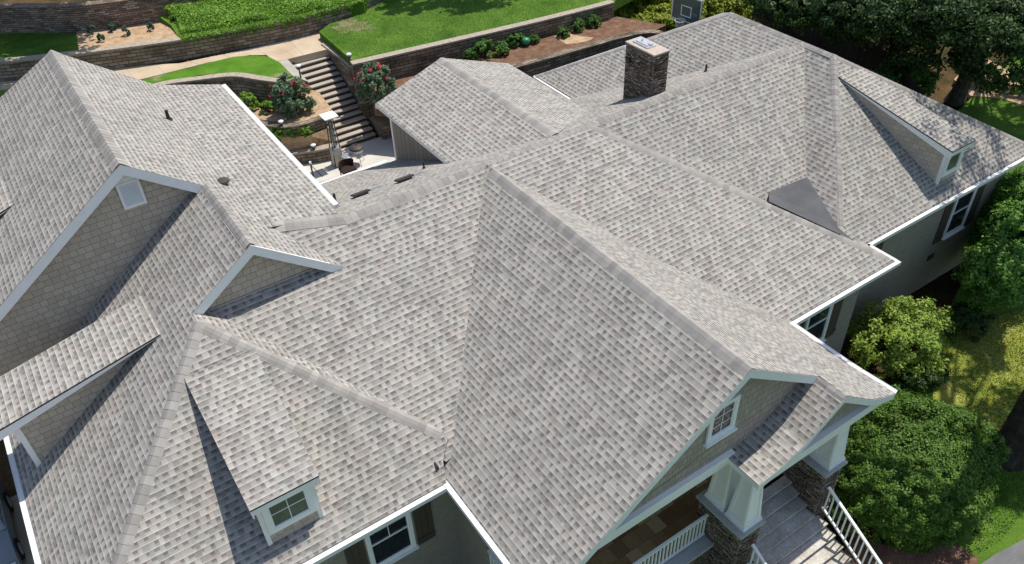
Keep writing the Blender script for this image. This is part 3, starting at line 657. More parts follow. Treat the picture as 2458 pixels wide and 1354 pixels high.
# ---- chimney
ch = MB(); c0x, c1x, c0y, c1y, ct = 6.55, 7.2, .85, 2.15, 4.5
q0 = U(1571, 136, ct); q1 = U(1607, 124, ct); q2 = U(1505, 102, ct); c0x, c1x, c0y, c1y = q0.x, q1.x, q0.y, q2.y
ch.box(c0x, c1x, c0y, c1y, 1.5, ct)
rs = random.Random(3)
for _ in range(150):                                   # single stones standing proud of the faces
    z = rs.uniform(2.9, ct-.06); l = rs.uniform(.10, .26); hh = rs.uniform(.025, .05); d = rs.uniform(.012, .04)
    if rs.random() < .6: y = rs.uniform(c0y, c1y-l); ch.box(c0x-d, c0x+.01, y, y+l, z, z+hh)
    else: x = rs.uniform(c0x, c1x-l); ch.box(x, x+l, c0y-d, c0y+.01, z, z+hh)
CH = build("chimney", ch, 'ledge', ROOF)
crown = MB(); crown.box(c0x-.02, c1x+.02, c0y-.02, c1y+.02, ct, ct+.045); build("chimney_crown", crown, 'mortar', HOUSE)
cp = MB(); mx, my = (c0x+c1x)/2, (c0y+c1y)/2+.15; cp.box(mx-.17, mx+.17, my-.35, my+.35, ct+.05, ct+.09); cp.box(mx-.12, mx+.12, my-.28, my+.28, ct+.092, ct+.12); cp.box(mx-.03, mx+.10, my-.30, my-.18, ct+.122, ct+.15); cp.tube((mx, my+.1, ct+.12), (mx, my+.1, ct+.2), .03)
build("chimney_damper", cp, 'galv', HOUSE)
cv = MB(); cv.box(c0x-.10, c0x, c1y-.3, c1y-.12, ct-.55, ct-.42); build("chimney_bracket", cv, 'black', HOUSE)

# ---- small roof fittings
def pipe(p, h, r=.045, name="vent_pipe"):
    mb = MB(); p = Vector(p); mb.tube(p-Vector((0, 0, .05)), p+Vector((0, 0, h)), r, r*.95, 12); mb.tube(p-Vector((0, 0, .02)), p+Vector((0, 0, .05)), r*2.2, r*1.2, 12)
    build(name, mb, 'black', HOUSE)
pipe(pS(409, 299) if False else Vector((-6.45, 6.7, zx(-6.45))), .28, .05); pipe(pMR(806, 490), .34, .04); pipe(pMR(1018, 405), .25, .03); pipe(pMR(1694, 172), .26, .035)
lx = Vector((-6.28, 2.6, zx(-6.28))); mb = MB(); mb.lathe(lx-Vector((0, 0, .04)), [(.10, 0), (.10, .07), (.17, .08), (.15, .13), (.05, .15)], 14); build("turbine_vent", mb, 'vent', HOUSE)
for a in ((868, 470), (973, 434)):
    p = pMR(*a); n = Vector((0, .47, 1)).normalized(); t = Vector((0, 1, -.47)).normalized(); X = Vector((1, 0, 0)); mb = MB()
    mb.frame(p, X, t, n, -.26, .26, -.12, .16, .06, .11); mb.frame(p, X, t, n, -.20, .20, -.06, .10, .0, .058)
    build("box_vent", mb, 'vent', HOUSE)
    fl = MB(); fl.frame(p, X, t, n, -.15, .75, .16, .55, .0, .012); build("flashing", fl, 'metal_blue', HOUSE)
fl = MB(); p = pF(1046, 1118); fl.box(p.x-.015, p.x+.03, p.y-.10, p.y+.16, p.z-.04, p.z+.05); build("flashing", fl, 'black', HOUSE)

# ---- porch
PF = -2.80
pr_ = MB(); pcs = [(.05, .60), (.70, .70), (1.40, .98), (2.46, 1.81), (3.05, 1.38), (3.60, .97), (4.2, .66), (4.66, .51)]
y0, y1 = -9.60, -10.30
for (xa, za), (xb, zb) in zip(pcs, pcs[1:]):
    if xb <= 2.5: pr_.slab([(xa, -9.2, za), (xb, -9.2, zb), (xb, y1, zb), (xa, y1, za)], .05); continue
gr = lambda x: ZR-SG*x
def zfl(x):
    for (xa, za), (xb, zb) in zip(pcs, pcs[1:]):
        if xa <= x <= xb: return za+(zb-za)*(x-xa)/(xb-xa)
    return pcs[-1][1]
NX, NY = 14, 8; fg = {}
for j in range(NY+1):
    t = j/NY
    for i in range(NX+1):
        u = i/NX; yb_ = -9.45+.95*u; y = yb_+(y1-yb_)*t; xe = WG+(4.66-WG)*t; x = 2.46+(xe-2.46)*u
        fg[i, j] = Vector((x, y, gr(x)+.012+(zfl(min(x, 4.66))-gr(x))*t*t))
for j in range(NY):
    for i in range(NX): pr_.poly([fg[i, j], fg[i+1, j], fg[i+1, j+1], fg[i, j+1]], 0, [(-q.y, q.x*1.2) for q in (fg[i, j], fg[i+1, j], fg[i+1, j+1], fg[i, j+1])])
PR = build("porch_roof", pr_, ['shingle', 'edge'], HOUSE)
caps((2.46, -10.29, 1.80), (2.46, -9.62, 1.80), (-.7, 0, 1), (.7, 0, 1), wl=.14, wr=.14)
rake([(x, y1, z) for x, z in pcs], (0, -1, 0), .20, name="porch_fascia"); rake([(.05, -9.35, .60), (.05, y1, .60)], (-1, 0, 0), .17, name="porch_fascia")

gablewall("porch_gable_wall", .5, 4.5, -10.02, .42, [(4.2, .60), (3.5, .94), (2.46, 1.72), (1.4, .9), (.7, .62)], 'shake_fine')
bm_ = MB(); bm_.box(-4.12, .25, -9.42, -9.10, .36, .66); bm_.box(-4.78, -4.10, -9.41, -9.11, -.16, .14); bm_.box(-4.12, -4.08, -9.40, -9.12, .14, .36); bm_.box(.25, 4.2, -9.40, -9.12, .10, .40); bm_.box(.30, 4.52, -10.16, -9.86, .12, .40); bm_.box(.30, .60, -9.84, -9.42, .12, .44); bm_.box(3.4, 4.5, -9.84, -9.42, .02, .22); bm_.box(-4.80, -4.55, -9.08, -6.8, -.16, .1)
build("porch_beam", bm_, 'white', HOUSE)
cl = MB(); cl.box(-4.2, 4.2, -9.08, -6.78, .345, .38); build("porch_ceiling", cl, 'white', HOUSE)
fl = MB(); fl.box(-4.75, 4.7, -9.02, -6.76, PF-.12, PF); build("porch_floor", fl, 'tile', HOUSE)
sk = MB(); sk.box(-4.72, .28, -9.35, -9.06, GZ, PF-.13); build("porch_base", sk, 'ledge', HOUSE)
sk = MB(); sk.box(-4.9, .22, -9.42, -9.03, PF-.12, PF-.02); build("porch_edge", sk, 'cap_grey', HOUSE)
def pier(x0, x1, y0, y1, zc, rs):
    mb = MB(); mb.box(x0, x1, y0, y1, GZ, zc)
    for _ in range(260):
        z = rs.uniform(-4.0, zc-.05); l = rs.uniform(.10, .30); hh = rs.uniform(.025, .055); d = rs.uniform(.010, .035)
        s = rs.random()
        if s < .4: x = rs.uniform(x0, x1-l); mb.box(x, x+l, y0-d, y0+.01, z, z+hh)
        elif s < .8: y = rs.uniform(y0, y1-l); mb.box(x0-d, x0+.01, y, y+l, z, z+hh)
        else: y = rs.uniform(y0, y1-l); mb.box(x1-.01, x1+d, y, y+l, z, z+hh)
    p = build("stone_pier", mb, 'ledge', HOUSE)
    c = MB(); c.box(x0-.07, x1+.07, y0-.07, y1+.07, zc, zc+.075); build("pier_cap", c, 'cap_grey', p)
def column(cx, cy, zb, ztp, wb=.26, wt=.15):
    mb = MB()
    def ring(w, z): return [Vector((cx-w, cy-w, z)), Vector((cx+w, cy-w, z)), Vector((cx+w, cy+w, z)), Vector((cx-w, cy+w, z))]
    A, B = ring(wb, zb+.13), ring(wt, ztp)
    for i in range(4):
        j = (i+1) % 4; n = (B[i]-A[i]).cross(A[j]-A[i]).normalized(); n = -n if n.dot(A[i]-Vector((cx, cy, zb))) < 0 else n
        mb.poly([A[i], A[j], B[j], B[i]])
        # raised stiles and rails round a recessed field
        def P(u, v): return (A[i]*(1-u)+A[j]*u)*(1-v)+(B[i]*(1-u)+B[j]*u)*v
        for (u0, u1, v0, v1) in ((0, .16, 0, 1), (.84, 1, 0, 1), (.16, .84, 0, .06), (.16, .84, .93, 1)):
            q = [P(u0, v0), P(u1, v0), P(u1, v1), P(u0, v1)]; q2 = [x+n*.022 for x in q]
            mb.poly(q2)
            for a in range(4): mb.poly([q[a], q[(a+1) % 4], q2[(a+1) % 4], q2[a]])
    mb.box(cx-wb-.05, cx+wb+.05, cy-wb-.05, cy+wb+.05, zb, zb+.07); mb.box(cx-wb-.03, cx+wb+.03, cy-wb-.03, cy+wb+.03, zb+.072, zb+.14)
    build("tapered_column", mb, 'white', HOUSE)
zc = -1.72; rs = random.Random(5)
pier(.20, .90, -10.08, -8.75, zc, rs); column(.60, -9.76, zc+.075, .12); column(.60, -9.10, zc+.075, .36)
pier(3.18, 3.86, -10.06, -9.05, zc-.02, rs); column(3.60, -9.74, zc+.055, .12); column(3.60, -9.08+.0, zc+.055, .36, .25)
st = MB(); nst = 11
for i in range(nst):
    y = -8.95-.29*i; z = PF-.165*i
    st.box(.92 if i < 4 else .72, 3.16 if i < 4 else 3.36, y-.33, y, z-.06, z)
    st.box(.94 if i < 4 else .74, 3.14 if i < 4 else 3.34, y-.02, y+.0, z-.16, z-.062, 1)
build("porch_steps", st, ['plank', 'cap_grey'], HOUSE)
def railing(a, b, h=.80, n=20, name="railing", wt=.07):
    a, b = Vector(a), Vector(b); mb = MB(); up = Vector((0, 0, 1))
    mb.beam(a+up*h, b+up*h, wt, .055); mb.beam(a+up*.09, b+up*.09, .05, .05)
    r = build(name, mb, 'white', HOUSE)
    for i in range(n):
        p = a.lerp(b, (i+.5)/n); m = MB(); m.box(p.x-.0175, p.x+.0175, p.y-.0175, p.y+.0175, p.z+.118, p.z+h-.03); build("baluster", m, 'white', r)
    return r
railing((.16, -9.10, PF-.02), (-4.66, -9.10, PF-.02), .86, 40)
railing((-4.70, -9.0, PF), (-4.70, -6.85, PF), .86, 17)
slp = -.165/.29
railing((3.44, -10.10, -3.27), (3.44, -12.7, -3.27+2.6*slp), .92, 17)
railing((.66, -10.14, -3.27), (.66, -12.7, -3.27+2.56*slp), .92, 16)

# ================================================================== ground and yard
def hgt(x, y):
    f = lambda a, b, t: max(0, min(1, (t-a)/(b-a)))
    z = -4.95
    b = f(4, 9, y)*f(19, 10, x); z += 1.55*b                      # up to the terrace behind the house
    if y > 9: z += 2.2*f(15.5, 19.5, y)*f(16, 8, x)
    z += 1.3*f(9, 16, y)*f(10, 16, x)
    z += .10*math.sin(x*.35+1)*math.cos(y*.3)
    return z
def nonuni(a, b, m0, m1, fine, coarse):
    out = []; x = a
    while x < b: out.append(x); x += fine if m0 < x < m1 else coarse
    return out+[b]
gx = nonuni(-150, 170, -30, 50, 1.0, 12); gy_ = nonuni(-110, 170, -25, 40, 1.0, 12)
gm = MB(); idx = {}
for j, y in enumerate(gy_):
    for i, x in enumerate(gx): idx[i, j] = len(gm.v); gm.v.append((x, y, hgt(x, y)))
for j in range(len(gy_)-1):
    for i in range(len(gx)-1):
        q = (idx[i, j], idx[i+1, j], idx[i+1, j+1], idx[i, j+1]); gm.f.append(q); gm.m.append(0); gm.uv += [gm.v[t][:2] for t in q]
struct(build("ground", gm, 'soil', smooth=True))
def sheet(name, pts, mat, th=.25, kind=True, bulge=0):
    mb = MB(); mb.slab(pts, th, 0, 0); o = build(name, mb, mat)
    return struct(o) if kind else o
def UZ(L, z): return [U(x, y, z if not isinstance(z, (list, tuple)) else 0) for x, y in L]
bp_ = [(772, 52), (790, 40), (830, 36), (868, 44), (880, 62), (860, 80), (838, 86), (815, 80), (790, 72)]
# front and side lawn
def lawnsheet(name, pts2, z, mat):
    return sheet(name, [(x, y, z) for x, y in pts2], mat, .3)
def gp_(px, py, z=-4.72): p = U(px, py, z); return (p.x, p.y)
lawnsheet("lawn", [(-12, -30), (60, -30), (60, -9.5), (19.5, -7.2), (17.0, -5.9), (12.5, -7.5), (9.5, -8.2), (5.5, -9.5), (5.0, -12.4), (2.2, -13.6), (-1, -10.0), (-12.7, -6.6)], -4.72, 'lawn')
lawnsheet("lawn", [(19.0, -5.5), (60, -9.0), (60, 7), (36, 3.5), (27, 1.5), (22, -2.0)], -4.70, 'lawn')
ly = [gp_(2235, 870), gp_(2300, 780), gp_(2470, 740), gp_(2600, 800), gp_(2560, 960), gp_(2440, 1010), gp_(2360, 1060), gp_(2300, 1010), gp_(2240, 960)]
lawnsheet("sunlit_lawn", ly, -4.712, 'lawn_yellow')  # sunlit stretch of lawn, its sun painted in as yellower grass
sheet("mulch_bed", [U(*p, -4.716) for p in [(1990, 1354), (2060, 1290), (2200, 1330), (2290, 1300), (2350, 1340), (2330, 1420), (2000, 1460)]], 'mulch_red', .2)
sheet("mulch_bed", [U(*p, -4.716) for p in [(2040, 990), (2110, 960), (2160, 1010), (2130, 1080), (2060, 1070)]], 'mulch', .2)
sheet("road", [U(*p, -4.708) for p in [(2300, 1390), (2390, 1330), (2470, 1288), (2700, 1200), (2800, 1500), (2300, 1600)]], 'asphalt', .2)
sheet("driveway", [(-13.25, -16, -4.78), (-13.25, 20, -4.78), (-40, 20, -4.78), (-40, -16, -4.78)], 'drive', .2)

# back terrace
sheet("patio", [(-4.4, 6.2, -3.0), (3.3, 6.2, -3.0), (5.2, 6.4, -3.0), (5.2, 14.02, -3.0), (-4.4, 14.4, -3.0)], 'conc', .35)
jt = MB(); a, b = U(742, 392, -2.994), U(775, 425, -2.994); jt.beam(a, b, .03, .006); struct(build("patio_joint", jt, 'riser'))
sheet("path", [U(*p, -.3) for p in [(-120, 190), (0, 178), (270, 160), (430, 152), (620, 112), (762, 73), (842, 152), (787, 118), (690, 142), (660, 148), (640, 132), (600, 132), (500, 150), (340, 190), (300, 197), (-120, 238)]], 'path', .3)
jm = MB()
for (p, q) in (((300, 158), (318, 188)), ((375, 156), (398, 178)), ((450, 146), (480, 155)), ((535, 130), (560, 141)), ((612, 114), (640, 132)), ((690, 94), (728, 130))):
    jm.beam(U(*p, -.297), U(*q, -.297), .022, .006)
struct(build("path_joints", jm, 'step_conc'))
sheet("lawn", [U(*p, -.27) for p in [(300, 200), (345, 190), (500, 151), (560, 136), (610, 133), (645, 136), (672, 150), (703, 182), (690, 187), (620, 182), (560, 174), (480, 180), (372, 203), (300, 240)]], 'lawn_bare', .4)
sheet("lawn", [U(*p, -.27) for p in [(-120, 240), (0, 217), (70, 208), (60, 300), (-120, 330)]], 'lawn_bare', .4)
sheet("kerb", [U(*p, -.26) for p in [(762, 74), (778, 76), (862, 150), (846, 153)]], 'block_cap', .3)
sheet("kerb", [U(*p, -.27) for p in [(660, 149), (690, 142), (740, 196), (712, 186), (703, 182)]], 'step_conc', .4)
sheet("planting_bed", [U(*p, -1.35) for p in [(480, 215), (560, 205), (700, 205), (765, 220), (796, 262), (778, 277), (724, 292), (680, 295), (600, 283), (520, 270)]], 'mulch', .4)
sheet("planting_bed", [U(560, 318, -1.8), U(680, 330, -1.8), U(740, 326, -1.8), U(790, 306, -1.8), U(802, 340, -2.44), U(790, 348, -2.44), U(700, 360, -2.44), U(600, 380, -2.44)], 'mulch', .3)
sheet("planting_bed", [U(*p, -.98) for p in [(846, 150), (1100, 100), (1130, 200), (1000, 262), (896, 252), (890, 215), (864, 200)]], 'mulch_red', .5)
sheet("planting_bed", [U(*p, -.68) for p in [(1000, 190), (1130, 140), (1370, 74), (1480, 40), (1600, 60), (1560, 78), (1500, 84), (1240, 156), (1100, 200)]], 'mulch_red', .6)
sheet("gravel_patch", [U(*p, -.675) for p in [(1330, 88), (1352, 78), (1400, 88), (1425, 90), (1418, 96), (1385, 104), (1360, 106)]], 'mulch', .03)
sheet("lawn", [U(*p, .05) for p in [(766, 76), (800, 50), (872, -4), (960, -60), (1700, -120), (1475, 2), (1440, 8), (1100, 92), (862, 148), (848, 148)]], 'lawn', .5)
bq_ = []
for i in range(40):
    a = 2*math.pi*i/40; rr_ = 1+.22*math.sin(3*a+1)+.16*math.sin(7*a)+random.uniform(-.14, .14); bq_.append(U(845+44*rr_*math.cos(a), 62+17*rr_*math.sin(a), .056))
sheet("bare_patch", bq_, 'bare', .03)
sheet("lawn", [U(*p, .54) for p in [(-160, 90), (0, 68), (100, 78), (183, 80), (193, 118), (150, 128), (0, 142), (-160, 150)]], 'lawn', .5)
sheet("planting_bed", [U(*p, .56) for p in [(183, 78), (300, 62), (372, 36), (480, 18), (520, 80), (430, 94), (300, 112), (190, 124)]], 'mulch', .5)
sheet("bank", [U(372, 32, .85), U(470, -12, 1.15), U(900, -60, .95), (U(872, 4, .62)), U(840, 12, .60), U(700, 44, .58), U(520, 76, .58), U(430, 91, .58), U(410, 60, .70)], 'lawn', .8)

def wall(name, label, pts, zt_, zb_, mat, capm='block_cap', thick=.3, over=.04, capth=.08, group=None):
    P = [Vector(p) for p in pts]
    if len(P) > 2:                                           # smooth the line
        Q = []
        for i in range(len(P)-1):
            p0, p1, p2, p3 = P[max(i-1, 0)], P[i], P[i+1], P[min(i+2, len(P)-1)]
            for k in range(6):
                t = k/6; Q.append(.5*((2*p1)+(-p0+p2)*t+(2*p0-5*p1+4*p2-p3)*t*t+(-p0+3*p1-3*p2+p3)*t**3))
        P = Q+[P[-1]]
    th = thing(name, (P[len(P)//2].x, P[len(P)//2].y, zb_), label, 'wall', group)
    mb = MB(); n = len(P); mb.wallstrip(P, [zt_-capth]*n, [zb_]*n, 0, thick); build("blockwork", mb, mat, th)
    nor = []
    for i in range(n):
        t = (P[min(i+1, n-1)]-P[max(i-1, 0)]); t.z = 0; t.normalize(); nor.append(Vector((-t.y, t.x, 0)))
    C = [p-nr_*over for p, nr_ in zip(P, nor)]; cm = MB(); cm.wallstrip(C, [zt_]*n, [zt_-capth+.002]*n, 0, thick+over*2); build("coping", cm, capm, th); return th
wall("retaining_wall", "long tall curving block retaining wall under the pale stone coping, beside the sunlit path", [U(*p, .62) for p in [(-160, 158), (0, 148), (150, 132), (280, 116), (430, 95), (600, 66), (700, 46), (830, 14), (880, -6), (980, -50)]], .62, -.34, 'block', thick=.32)
wall("retaining_wall", "curved low block wall around the small lawn, behind the rose bush left of the steps", [U(*p, -.22) for p in [(300, 250), (372, 208), (480, 190), (560, 182), (620, 190), (690, 198), (716, 190)]], -.22, -1.6, 'block', thick=.3)
wall("retaining_wall", "short curved block wall below the rose bush left of the steps", [U(*p, -1.3) for p in [(540, 262), (600, 290), (640, 301), (680, 304), (724, 299), (760, 288), (780, 281)]], -1.3, -2.3, 'block', 'block', thick=.25, capth=.06)
wall("retaining_wall", "low dark block wall with a lamp on its coping at the patio edge", [U(*p, -2.4) for p in [(600, 388), (700, 368), (760, 360), (808, 350)]], -2.4, -3.05, 'block', thick=.3)
wall("retaining_wall", "tall straight block retaining wall holding the big shaded lawn", [U(*p, .12) for p in [(846, 154), (960, 128), (1100, 96), (1280, 54), (1440, 14), (1475, 4)]], .12, -2.0, 'block', thick=.32)
wall("retaining_wall", "dark lower block wall in front of the shrub bed, beyond the chimney roof", [U(*p, -.62) for p in [(1100, 196), (1220, 166), (1400, 116), (1500, 88), (1560, 78), (1600, 84)]], -.62, -3.2, 'block', 'block', thick=.3, capth=.1)
wall("retaining_wall", "tall old brownish brick wall curving behind the grass and the planted mulch bed", [U(*p, 1.75) for p in [(-160, 40), (-80, 30), (0, 18), (100, 16), (200, 12), (300, 0), (430, -22), (560, -70)]], 1.75, .2, 'block_old', 'block_old', thick=.4, capth=.08)
wall("retaining_wall", "block side wall holding the kerb along the right of the upper steps", [(2.92, 19.0, 0), (2.95, 17.5, 0), (3.0, 15.7, 0)][::-1] if False else [(2.93, 15.75, 0), (2.93, 17.3, 0), (2.90, 19.0, 0)][::-1], -.24, -2.6, 'block', thick=.28)
def planter(name, label, quad, zt_, zb_, mat2):
    c = sum((Vector((q[0], q[1], 0)) for q in quad), Vector((0, 0, 0)))/4; th = thing(name, (c.x, c.y, zb_), label, 'planter')
    mb = MB(); mb.slab([(q[0], q[1], zt_) for q in quad], zt_-zb_, 0, 0); build("blockwork", mb, 'block', th)
    c2 = Vector((c.x, c.y, 0)); inn = [Vector((q[0], q[1], zt_+.04)).lerp(Vector((c.x, c.y, zt_+.04)), .16) for q in quad]
    rim = MB(); rim.slab([Vector((q[0], q[1], zt_+.035)) for q in quad], .034); build("coping", rim, 'block_cap', th)
    fm = MB(); fm.slab(inn, .004); build("planting_soil", fm, mat2, th)
planter("planter", "lower block planter with pale gravel beside the bottom steps", [(3.02, 13.75), (4.6, 13.75), (4.6, 15.1), (3.02, 15.1)], -2.45, -3.05, 'mulch')
wall("retaining_wall", "stepped dark block wall beside the middle of the garden steps, under the pink rose bush", [(2.97, 15.9, 0), (2.98, 15.84, 0), (3.02, 15.78, 0), (3.6, 15.76, 0), (4.8, 15.76, 0)], -.95, -2.6, 'block', thick=.25)
planter("planter", "upper dark block planter beside the middle of the steps", [(2.86, 15.12), (4.5, 15.12), (4.5, 15.74), (2.86, 15.74)], -1.72, -3.05, 'mulch_red')

sp = thing("garden_steps", (1.9, 16.4, -3), "long straight flight of pale steps with dark risers climbing from the patio", "steps")
tr = MB(); rs_ = MB(); N = 17
for i in range(N):
    y = 18.75-.285*i; z = -.30-.159*i
    if i: tr.box(.92, 2.88, y, y+.27, z-.05, z)
    rs_.box(.94, 2.86, y-.0+.005, y+.03, z-.157, z-.052)
build("treads", tr, 'step_conc', sp); build("risers", rs_, 'riser', sp)
sd_ = MB(); sd_.slab([(.7, 18.9, -.5), (.93, 18.9, -.5), (.93, 14.0, -3.1), (.7, 14.0, -3.1)], .5, 0, 0); sd_.slab([(.9, 18.7, -.62), (2.9, 18.7, -.62), (2.9, 14.0, -3.2), (.9, 14.0, -3.2)], .3, 0, 0); build("stringer", sd_, 'step_conc', sp)

# ---- yard things
def lamp(p, label, h=.42):
    th = thing("path_light", p, label, "garden lamp", "path lights")
    mb = MB(); p = Vector(p); mb.tube(p, p+Vector((0, 0, h)), .035, .03, 10); build("post", mb, 'vent', th)
    mb = MB(); mb.lathe(p+Vector((0, 0, h)), [(.035, 0), (.08, .08), (.115, .11), (.115, .135), (.08, .16), (.02, .175)], 16); build("lamp_head", mb, 'lampglass', th)
    mb = MB(); mb.lathe(p+Vector((0, 0, h-.05)), [(.035, 0), (.075, .03), (.09, .075)], 14); build("lamp_collar", mb, 'vent', th); return th
lamp(U(722, 186, -.25), "white-topped garden lamp at the left of the upper steps")
lamp(U(842, 158, -.15), "white-topped garden lamp on the wall corner right of the steps")
lamp(U(754, 358, -2.4), "round garden lamp on the coping of the low patio wall", .08)
lamp(U(676, 300, -1.28), "small pale garden lamp at the curved wall below the rose bush", .05)
# pyramid patio heater
hp = Vector((.48, 13.05, -3.0)); HT = thing("patio_heater", hp, "tall tapering steel patio heater with a square white top beside the steps", "patio heater")
mb = MB(); mb.frame(hp, (1, 0, 0), (0, 1, 0), (0, 0, 1), -.19, .19, -.19, .19, .03, .78); build("base_cabinet", mb, 'cream', HT)
mb = MB(); mb.frame(hp, (1, 0, 0), (0, 1, 0), (0, 0, 1), -.21, .21, -.21, .21, .785, .83); build("burner_shelf", mb, 'steel', HT)
for sx in (-1, 1):
    for sy in (-1, 1):
        mb = MB(); mb.beam(hp+Vector((sx*.20, sy*.20, .0)), hp+Vector((sx*.10, sy*.10, 2.28)), .035, .035); build("frame_post", mb, 'vent', HT)
mb = MB(); mb.tube(hp+Vector((0, 0, .82)), hp+Vector((0, 0, 2.24)), .055, .05, 12); build("glass_tube", mb, 'board_glass', HT)
gm_ = MB()
for z in (1.1, 1.4, 1.7, 2.0):
    w_ = .20-.10*z/2.28
    for a in ((-1, -1, 1, -1), (1, -1, 1, 1), (1, 1, -1, 1), (-1, 1, -1, -1)): gm_.beam(hp+Vector((a[0]*w_, a[1]*w_, z)), hp+Vector((a[2]*w_, a[3]*w_, z)), .012, .012)
build("guard", gm_, 'steel', HT)
mb = MB(); mb.frame(hp, (1, 0, 0), (0, 1, 0), (0, 0, 1), -.30, .30, -.30, .30, 2.30, 2.34); build("reflector", mb, 'gutter', HT)
# kettle grill, side table, wicker chair, bollard
gp0 = U(862, 392, -3.0); GR_ = thing("kettle_grill", gp0, "round dark-lidded kettle grill on thin legs on the patio", "grill")
mb = MB(); mb.lathe(gp0+Vector((0, 0, .50)), [(.10, 0), (.26, .10), (.30, .22)], 20); build("bowl", mb, 'steel', GR_, True)
mb = MB(); mb.lathe(gp0+Vector((0, 0, .73)), [(.31, 0), (.28, .07), (.17, .13), (.04, .15)], 20); mb.box(gp0.x-.05, gp0.x+.05, gp0.y-.01, gp0.y+.01, -3+.88, -3+.92); build("lid", mb, 'vent', GR_, True)
for i in range(3):
    a = i*2.1+.4; mb = MB(); mb.tube(gp0+Vector((.34*math.cos(a), .34*math.sin(a), 0)), gp0+Vector((.17*math.cos(a), .17*math.sin(a), .6)), .014, .014, 6); build("leg", mb, 'steel', GR_)
tp = U(836, 398, -3.0); TB = thing("side_table", tp, "small round grey side table between the heater and the grill", "table")
mb = MB(); mb.lathe(tp+Vector((0, 0, .30)), [(.17, 0), (.22, .08), (.23, .20), (.20, .21)], 20); build("table_top", mb, 'steel', TB)
for i in range(3):
    a = i*2.1; mb = MB(); mb.tube(tp+Vector((.2*math.cos(a), .2*math.sin(a), 0)), tp+Vector((.15*math.cos(a), .15*math.sin(a), .32)), .014, .014, 6); build("leg", mb, 'steel', TB)
cp0 = U(838, 424, -3.0); WC = thing("wicker_chair", cp0, "dark brown wicker chair seen from behind at the gutter edge", "chair")
mb = MB()
n = 12
for i in range(n):
    a0, a1 = math.pi*(.05+.9*i/n), math.pi*(.05+.9*(i+1)/n)
    P = lambda a, z, r: cp0+Vector((r*math.cos(a), -r*.85*math.sin(a)*-1, z))
    mb.slab([P(a0, .42, .30), P(a1, .42, .30), P(a1, .70, .34), P(a0, .70, .34)], .03, 0, 0, up=((P(a0, 0, 1)-cp0).normalized()))
build("backrest", mb, 'wicker', WC)
mb = MB(); mb.frame(cp0, (1, 0, 0), (0, 1, 0), (0, 0, 1), -.30, .30, -.28, .26, .30, .42); build("seat", mb, 'wicker', WC)
for sx in (-1, 1):
    for sy in (-1, 1): mb = MB(); mb.frame(cp0, (1, 0, 0), (0, 1, 0), (0, 0, 1), sx*.25-.02, sx*.25+.02, sy*.22-.02, sy*.22+.02, 0, .30); build("leg", mb, 'wicker', WC)
bp = U(752, 424, -3.0); BL = thing("bollard_light", bp, "slim grey bollard lamp with a bluish cap standing on the patio", "lamp")
mb = MB(); mb.tube(bp, bp+Vector((0, 0, .62)), .035, .035, 12); build("post", mb, 'vent', BL)
mb = MB(); mb.tube(bp+Vector((0, 0, .625)), bp+Vector((0, 0, .72)), .05, .05, 14); build("lamp_head", mb, 'lampglass', BL)
gb = U(1262, 106, -.6); mb = MB()
for i in range(8):
    t0, t1 = math.pi*i/8, math.pi*(i+1)/8
mb.lathe(gb+Vector((0, 0, .0)), [(.06+.16*math.sin(math.pi*i/10), .16-.16*math.cos(math.pi*i/10)) for i in range(11)], 18)
o = build("gazing_ball", mb, 'green_ball', origin=gb, smooth=True); tag(o, "glossy green garden ball among the shrubs of the far bed", "garden ornament")

# basketball hoop
bh = U(1648, 22, .45); BH = thing("basketball_hoop", (bh.x+.5, bh.y+.6, -4.3), "basketball hoop with a clear white-framed backboard in front of the hedge", "basketball hoop")
A_ = [U(1622, -2, 0), ]
bc = bh; 
ax = Vector((.78, -.62, 0)); nb_ = Vector((-.62, -.78, 0)); bw, bhh = .86, .62
ax = (U(1679, 17, bc.z)-U(1622, -2, bc.z)).normalized(); ax.z = 0; ax.normalize(); nb_ = Vector((-ax.y, ax.x, 0)); nb_ = -nb_ if nb_.dot(CAM-bc) < 0 else nb_
mb = MB(); mb.frame(bc, ax, nb_, (0, 0, 1), -bw, bw, -.03, .0, -bhh, bhh); build("backboard", mb, 'board_glass', BH)
mb = MB()
for (x0, x1, z0, z1) in ((-bw, bw, bhh-.06, bhh), (-bw, bw, -bhh, -bhh+.06), (-bw, -bw+.06, -bhh+.061, bhh-.061), (bw-.06, bw, -bhh+.061, bhh-.061), (-.31, .31, .10, .15), (-.31, .31, -.36, -.31), (-.31, -.26, -.309, .099), (.26, .31, -.309, .099)):
    mb.frame(bc, ax, nb_, (0, 0, 1), x0, x1, .003, .02, z0, z1)
build("backboard_frame", mb, 'gutter', BH)
rc = bc+nb_*.40+Vector((0, 0, -.42)); mb = MB()
for i in range(20):
    a0, a1 = 2*math.pi*i/20, 2*math.pi*(i+1)/20; mb.tube(rc+Vector((.24*math.cos(a0), .24*math.sin(a0), 0)), rc+Vector((.24*math.cos(a1), .24*math.sin(a1), 0)), .016, .016, 5)
build("rim", mb, 'gutter', BH); mb = MB()
for i in range(14):
    a = 2*math.pi*i/14; mb.tube(rc+Vector((.23*math.cos(a), .23*math.sin(a), -.01)), rc+Vector((.13*math.cos(a+.35), .13*math.sin(a+.35), -.4)), .008, .008, 4); mb.tube(rc+Vector((.23*math.cos(a), .23*math.sin(a), -.012)), rc+Vector((.13*math.cos(a-.35), .13*math.sin(a-.35), -.402)), .008, .008, 4)
build("net", mb, 'net', BH)
